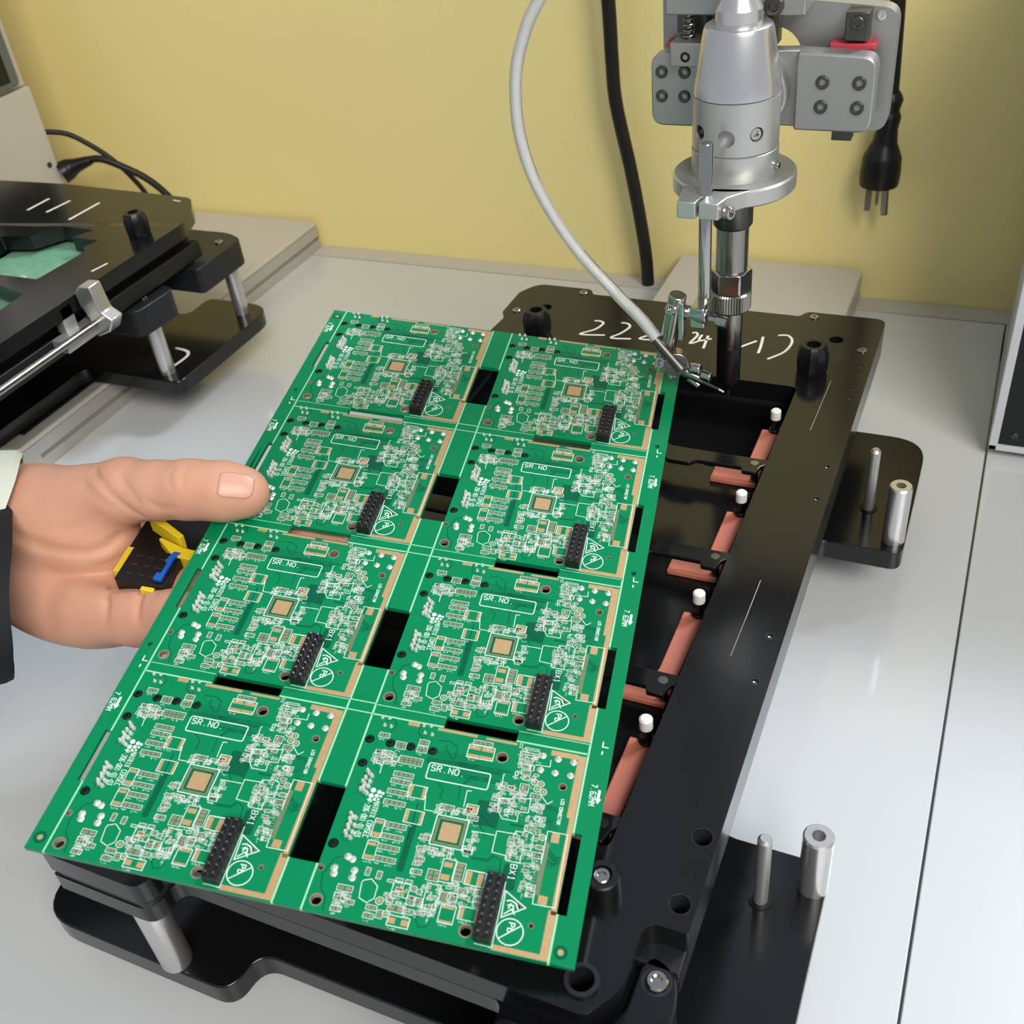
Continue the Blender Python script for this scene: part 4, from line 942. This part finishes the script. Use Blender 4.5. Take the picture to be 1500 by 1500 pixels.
def hand_field(P):
    thumb = chain(P, [((-64, 121.0, -14), 15.5), ((-33, 122.2, 1.5), 10.6), ((-20, 121.4, 5.4), 9.2), ((-8, 121.4, 8.2), 9.3), ((3, 122.4, 8.8), 9.2), ((9.6, 123.6, 8.5), 8.4)], 4)
    thenar = smin(ell_d(P, (-56, 115.0, -17), (26, 17, 15)), ell_d(P, (-74, 121, -17), (26, 21, 14)), 8)
    d = smin(thumb, thenar, 7)
    palm = smin(ell_d(P, (-52, 99, -31), (26, 17, 12)), ell_d(P, (-42, 108, -36), (28, 22, 11)), 8)
    palm = smin(palm, chain(P, [((-118, 114, -27), 20), ((-84, 114, -26), 19.5), ((-66, 106, -28.5), 15.5)], 8), 8)
    d = smin(d, palm, 2.2)
    fingers = [
        [((-40, 92, -28), 10.0), ((-19, 90.5, -23), 9.4), ((-2, 88.5, -16.5), 9.0), ((16, 88, -11.8), 8.2), ((27, 88, -10.6), 7.6)],
        [((-38, 99, -33), 11.0), ((-15, 102, -27), 10.2), ((4, 103.5, -18), 9.4), ((24, 104, -12.6), 8.8), ((37, 104, -11.2), 8.0)],
        [((-36, 113, -36), 11.2), ((-10, 118, -30), 10.4), ((10, 120, -20), 9.6), ((30, 121, -13.0), 8.9), ((43, 121, -11.4), 8.1)],
        [((-38, 126, -34), 11.2), ((-12, 134, -29), 10.2), ((8, 137, -20), 9.3), ((26, 138, -13.0), 8.7), ((38, 138, -11.2), 8.0)]]
    f = None
    for g in fingers:
        e = chain(P, g, 3)
        f = e if f is None else smin(f, e, 1.6)
    d = smin(d, f, 5)
    # skin folds
    def groove(d, pts, r, depth):
        e = None
        for a, b in zip(pts[:-1], pts[1:]):
            q = seg_d(P, a, b, 0, 0); e = q if e is None else np.minimum(e, q)
        return d + depth * np.exp(-(e / r) ** 2)
    for pts, r, dp in FOLDS: d = groove(d, pts, r, dp)
    return d

def surface(field, lo, hi, h):
    ax = [np.arange(lo[i], hi[i] + h, h) for i in range(3)]
    n = [len(a) for a in ax]
    D = np.empty(n)
    for i in range(n[0]):
        g = np.stack(np.meshgrid([ax[0][i]], ax[1], ax[2], indexing='ij'), -1)[0]
        D[i] = field(g)
    ins = D < 0
    crn = [(a, b, c) for a in (0, 1) for b in (0, 1) for c in (0, 1)]
    cnt = sum(ins[a:n[0] - 1 + a, b:n[1] - 1 + b, c:n[2] - 1 + c].astype(int) for a, b, c in crn)
    act = (cnt > 0) & (cnt < 8)
    idx = -np.ones(act.shape, int)
    cells = np.argwhere(act)
    idx[act] = np.arange(len(cells))
    acc = np.zeros((len(cells), 3)); num = np.zeros(len(cells))
    for a in crn:
        for k in range(3):
            if a[k]: continue
            b = list(a); b[k] = 1
            da = D[cells[:, 0] + a[0], cells[:, 1] + a[1], cells[:, 2] + a[2]]
            db = D[cells[:, 0] + b[0], cells[:, 1] + b[1], cells[:, 2] + b[2]]
            m = (da < 0) != (db < 0)
            t = np.where(m, da / np.where(m, da - db, 1), 0)
            p = np.array(a, float)[None] + t[:, None] * (np.array(b) - np.array(a))[None]
            acc += p * m[:, None]; num += m
    V = (cells + acc / num[:, None]) * h + np.array([ax[i][0] for i in range(3)])
    faces = []
    for k in range(3):
        sl0 = [slice(None)] * 3; sl1 = [slice(None)] * 3
        sl0[k] = slice(0, -1); sl1[k] = slice(1, None)
        a_in = ins[tuple(sl0)]; b_in = ins[tuple(sl1)]
        e = np.argwhere(a_in != b_in)
        u, w = (k + 1) % 3, (k + 2) % 3
        e = e[(e[:, u] > 0) & (e[:, w] > 0) & (e[:, u] < n[u] - 1) & (e[:, w] < n[w] - 1)]
        q = []
        for du, dw in ((-1, -1), (0, -1), (0, 0), (-1, 0)):
            c = e.copy(); c[:, u] += du; c[:, w] += dw
            q.append(idx[c[:, 0], c[:, 1], c[:, 2]])
        q = np.stack(q, 1)
        f = a_in[e[:, 0], e[:, 1], e[:, 2]]
        q[~f] = q[~f][:, ::-1]
        faces.append(q)
    return V, np.concatenate(faces)
Vh, Fh = surface(hand_field, (-126, 70, -58), (50, 152, 22), 0.85)
Vh -= 0
HN = thing('person', 'bare hand in pale cuff and black sleeve holding the panel by its left edge', 'person', TP)
HN.matrix_world = PN.matrix_world.copy()
hm = bpy.data.meshes.new('hand')
hm.from_pydata([tuple(p * S) for p in Vh.tolist()] if 0 else [(p[0] * S, p[1] * S, p[2] * S) for p in Vh.tolist()], [], Fh.tolist())
hm.update(); hm.shade_smooth()
hand = put('hand', hm, M['skin'], HN)
sm = hand.modifiers.new('smooth', 'SMOOTH'); sm.factor = .5; sm.iterations = 3
# thumbnail: a curved plate that follows the thumb tip
NU, NV = 14, 12
n0, n1 = np.array((5.4, 117.6, 17.2)), np.array((15.4, 121.2, 14.4))
acr = np.array((-.10, .80, .42)); acr /= np.linalg.norm(acr)
grid = []
for i in range(NU + 1):
    t = i / NU
    half = 4.3 * math.sqrt(max(0.05, 1 - max(0, (t - .70) / .36) ** 2)) * (1 - .20 * max(0, (.2 - t) / .2) ** 2)
    for j in range(NV + 1): grid.append(n0 + (n1 - n0) * t + acr * half * (j / NV * 2 - 1))
grid = np.array(grid)
for _ in range(12):
    f0 = hand_field(grid)
    gr = np.stack([(hand_field(grid + np.eye(3)[k] * .05) - f0) / .05 for k in range(3)], 1)
    grid = grid - (f0 - .14)[:, None] * gr / np.maximum((gr ** 2).sum(1, keepdims=True), 1e-6) * .8
nv = [tuple(p) for p in grid.tolist()]
nf = [(i * (NV + 1) + j, (i + 1) * (NV + 1) + j, (i + 1) * (NV + 1) + j + 1, i * (NV + 1) + j + 1) for i in range(NU) for j in range(NV)]
nl = MB().add(nv, nf)
nail = put('thumbnail', nl.mesh('thumbnail'), M['nail'], HN)
so = nail.modifiers.new('solid', 'SOLIDIFY'); so.thickness = .7 * S; so.offset = -.6
# cuff and sleeve around the wrist
def ring_tube(pts, thick, tilt, n=44, wob=0.0):            # rings of (offset along the arm, centre b, centre c, radii); tilt = slanted opening
    k0, kb, kc = tilt
    vs = []; m = len(pts)
    for side in (0, 1):
        for (da, cb_, cc, ry, rz) in pts:
            for i in range(n):
                a = 2 * math.pi * i / n
                k = 1 - side * thick / ry + wob * math.sin(3 * a + da * .2)
                y = cb_ + ry * k * math.cos(a); z = cc + rz * k * math.sin(a)
                vs.append((k0 + kb * y + kc * z + da + .7 * math.sin(2 * a + .6) + .4 * math.sin(5 * a), y, z))
    fs = []
    for s_ in (0, 1):
        o = s_ * m * n
        for i in range(m - 1):
            for k in range(n):
                f = (o + i * n + k, o + i * n + (k + 1) % n, o + (i + 1) * n + (k + 1) % n, o + (i + 1) * n + k)
                fs.append(f[::-1] if s_ else f)
    for i in (0, m - 1):
        for k in range(n):
            f = (i * n + k, i * n + (k + 1) % n, m * n + i * n + (k + 1) % n, m * n + i * n + k)
            fs.append(f if i else f[::-1])
    return MB().add(vs, [f[::-1] for f in fs])
put('cuff', ring_tube([(0, 117.5, -21, 26, 24.5), (-2.5, 117.5, -21, 27, 25.5), (-22, 114, -23, 28.5, 26.5), (-46, 102, -27, 30, 27)], 1.6, (-27.3, -.381, .549), wob=.008).mesh('cuff'), M['cuff'], HN)
put('sleeve', ring_tube([(0, 92, -24, 29, 27), (-2.5, 92, -24, 30.5, 28.5), (-34, 84, -28, 34, 31), (-84, 58, -36, 38, 34)], 2.0, (-3.2, -.591, .372), wob=.012).mesh('sleeve'), M['sleeve'], HN)

# ------------------------------------------------------------------ connector peeping out between thumb and fingers
CN = thing('terminal_connector', 'black pin connector with yellow frame and blue clip under the left board edge', 'connector', TP)
CN.matrix_world = PN.matrix_world.copy()
def cpart(name, mb, m, owner=None, bevel=.3): return put(name, mb.mesh(name), m, owner or CN, bevel=bevel)
cb = cpart('connector_body', MB().box(-26.5, -9, 94.5, 108.5, -22, -10), M['blackmatte'])
sk = MB()
for i in range(3):
    for j in range(3): sk.box(-24 + i * 4.2, -21.6 + i * 4.2, 97.4 + j * 3.8, 97.9 + j * 3.8, -10, -9.9)
cpart('pin_marks', sk, M['darksteel'], cb, 0)
cpart('blue_clip', MB().prism([(-13.4, 96), (-10.6, 96), (-10.6, 106), (-9.4, 108.5), (-11.8, 108.5), (-13.0, 104), (-11.9, 103.4), (-12, 99), (-13.4, 99)], -10, -8.6), M['blue'], cb, .2)
cpart('yellow_frame', MB().box(-29, -26.5, 98, 109, -20, -10.6), M['yellow'])
cpart('yellow_frame', MB().prism([(-11.5, 107), (1, 106.2), (1, 110.4), (-10, 111.2), (-19, 114), (-19.5, 113)], -15, -9.2), M['yellow'])
cpart('yellow_frame', MB().box(-17, -12.5, 92.6, 94.4, -18, -11), M['yellow'])
cpart('yellow_frame', MB().prism([(-25.2, 118.6), (-10.8, 111.6), (-9.8, 113.4), (-24.2, 121.2)], -12.2, -5.4), M['yellow'])
bk = cpart('back_shell', MB().box(-30, 22, 108, 138, -24, -13), M['blackmatte'])
for q in ((-17, 117), (-12, 114.8)): cpart('contact', MB().box(q[0], q[0] + .5, q[1], q[1] + 2.2, -13, -12.4), M['steel'], bk, 0)
cpart('shell_mark', MB().prism([(-8, 113.2), (-7.2, 112.6), (-2, 117.4), (-2.8, 118)], -13, -12.8), M['fr4'], bk, 0)
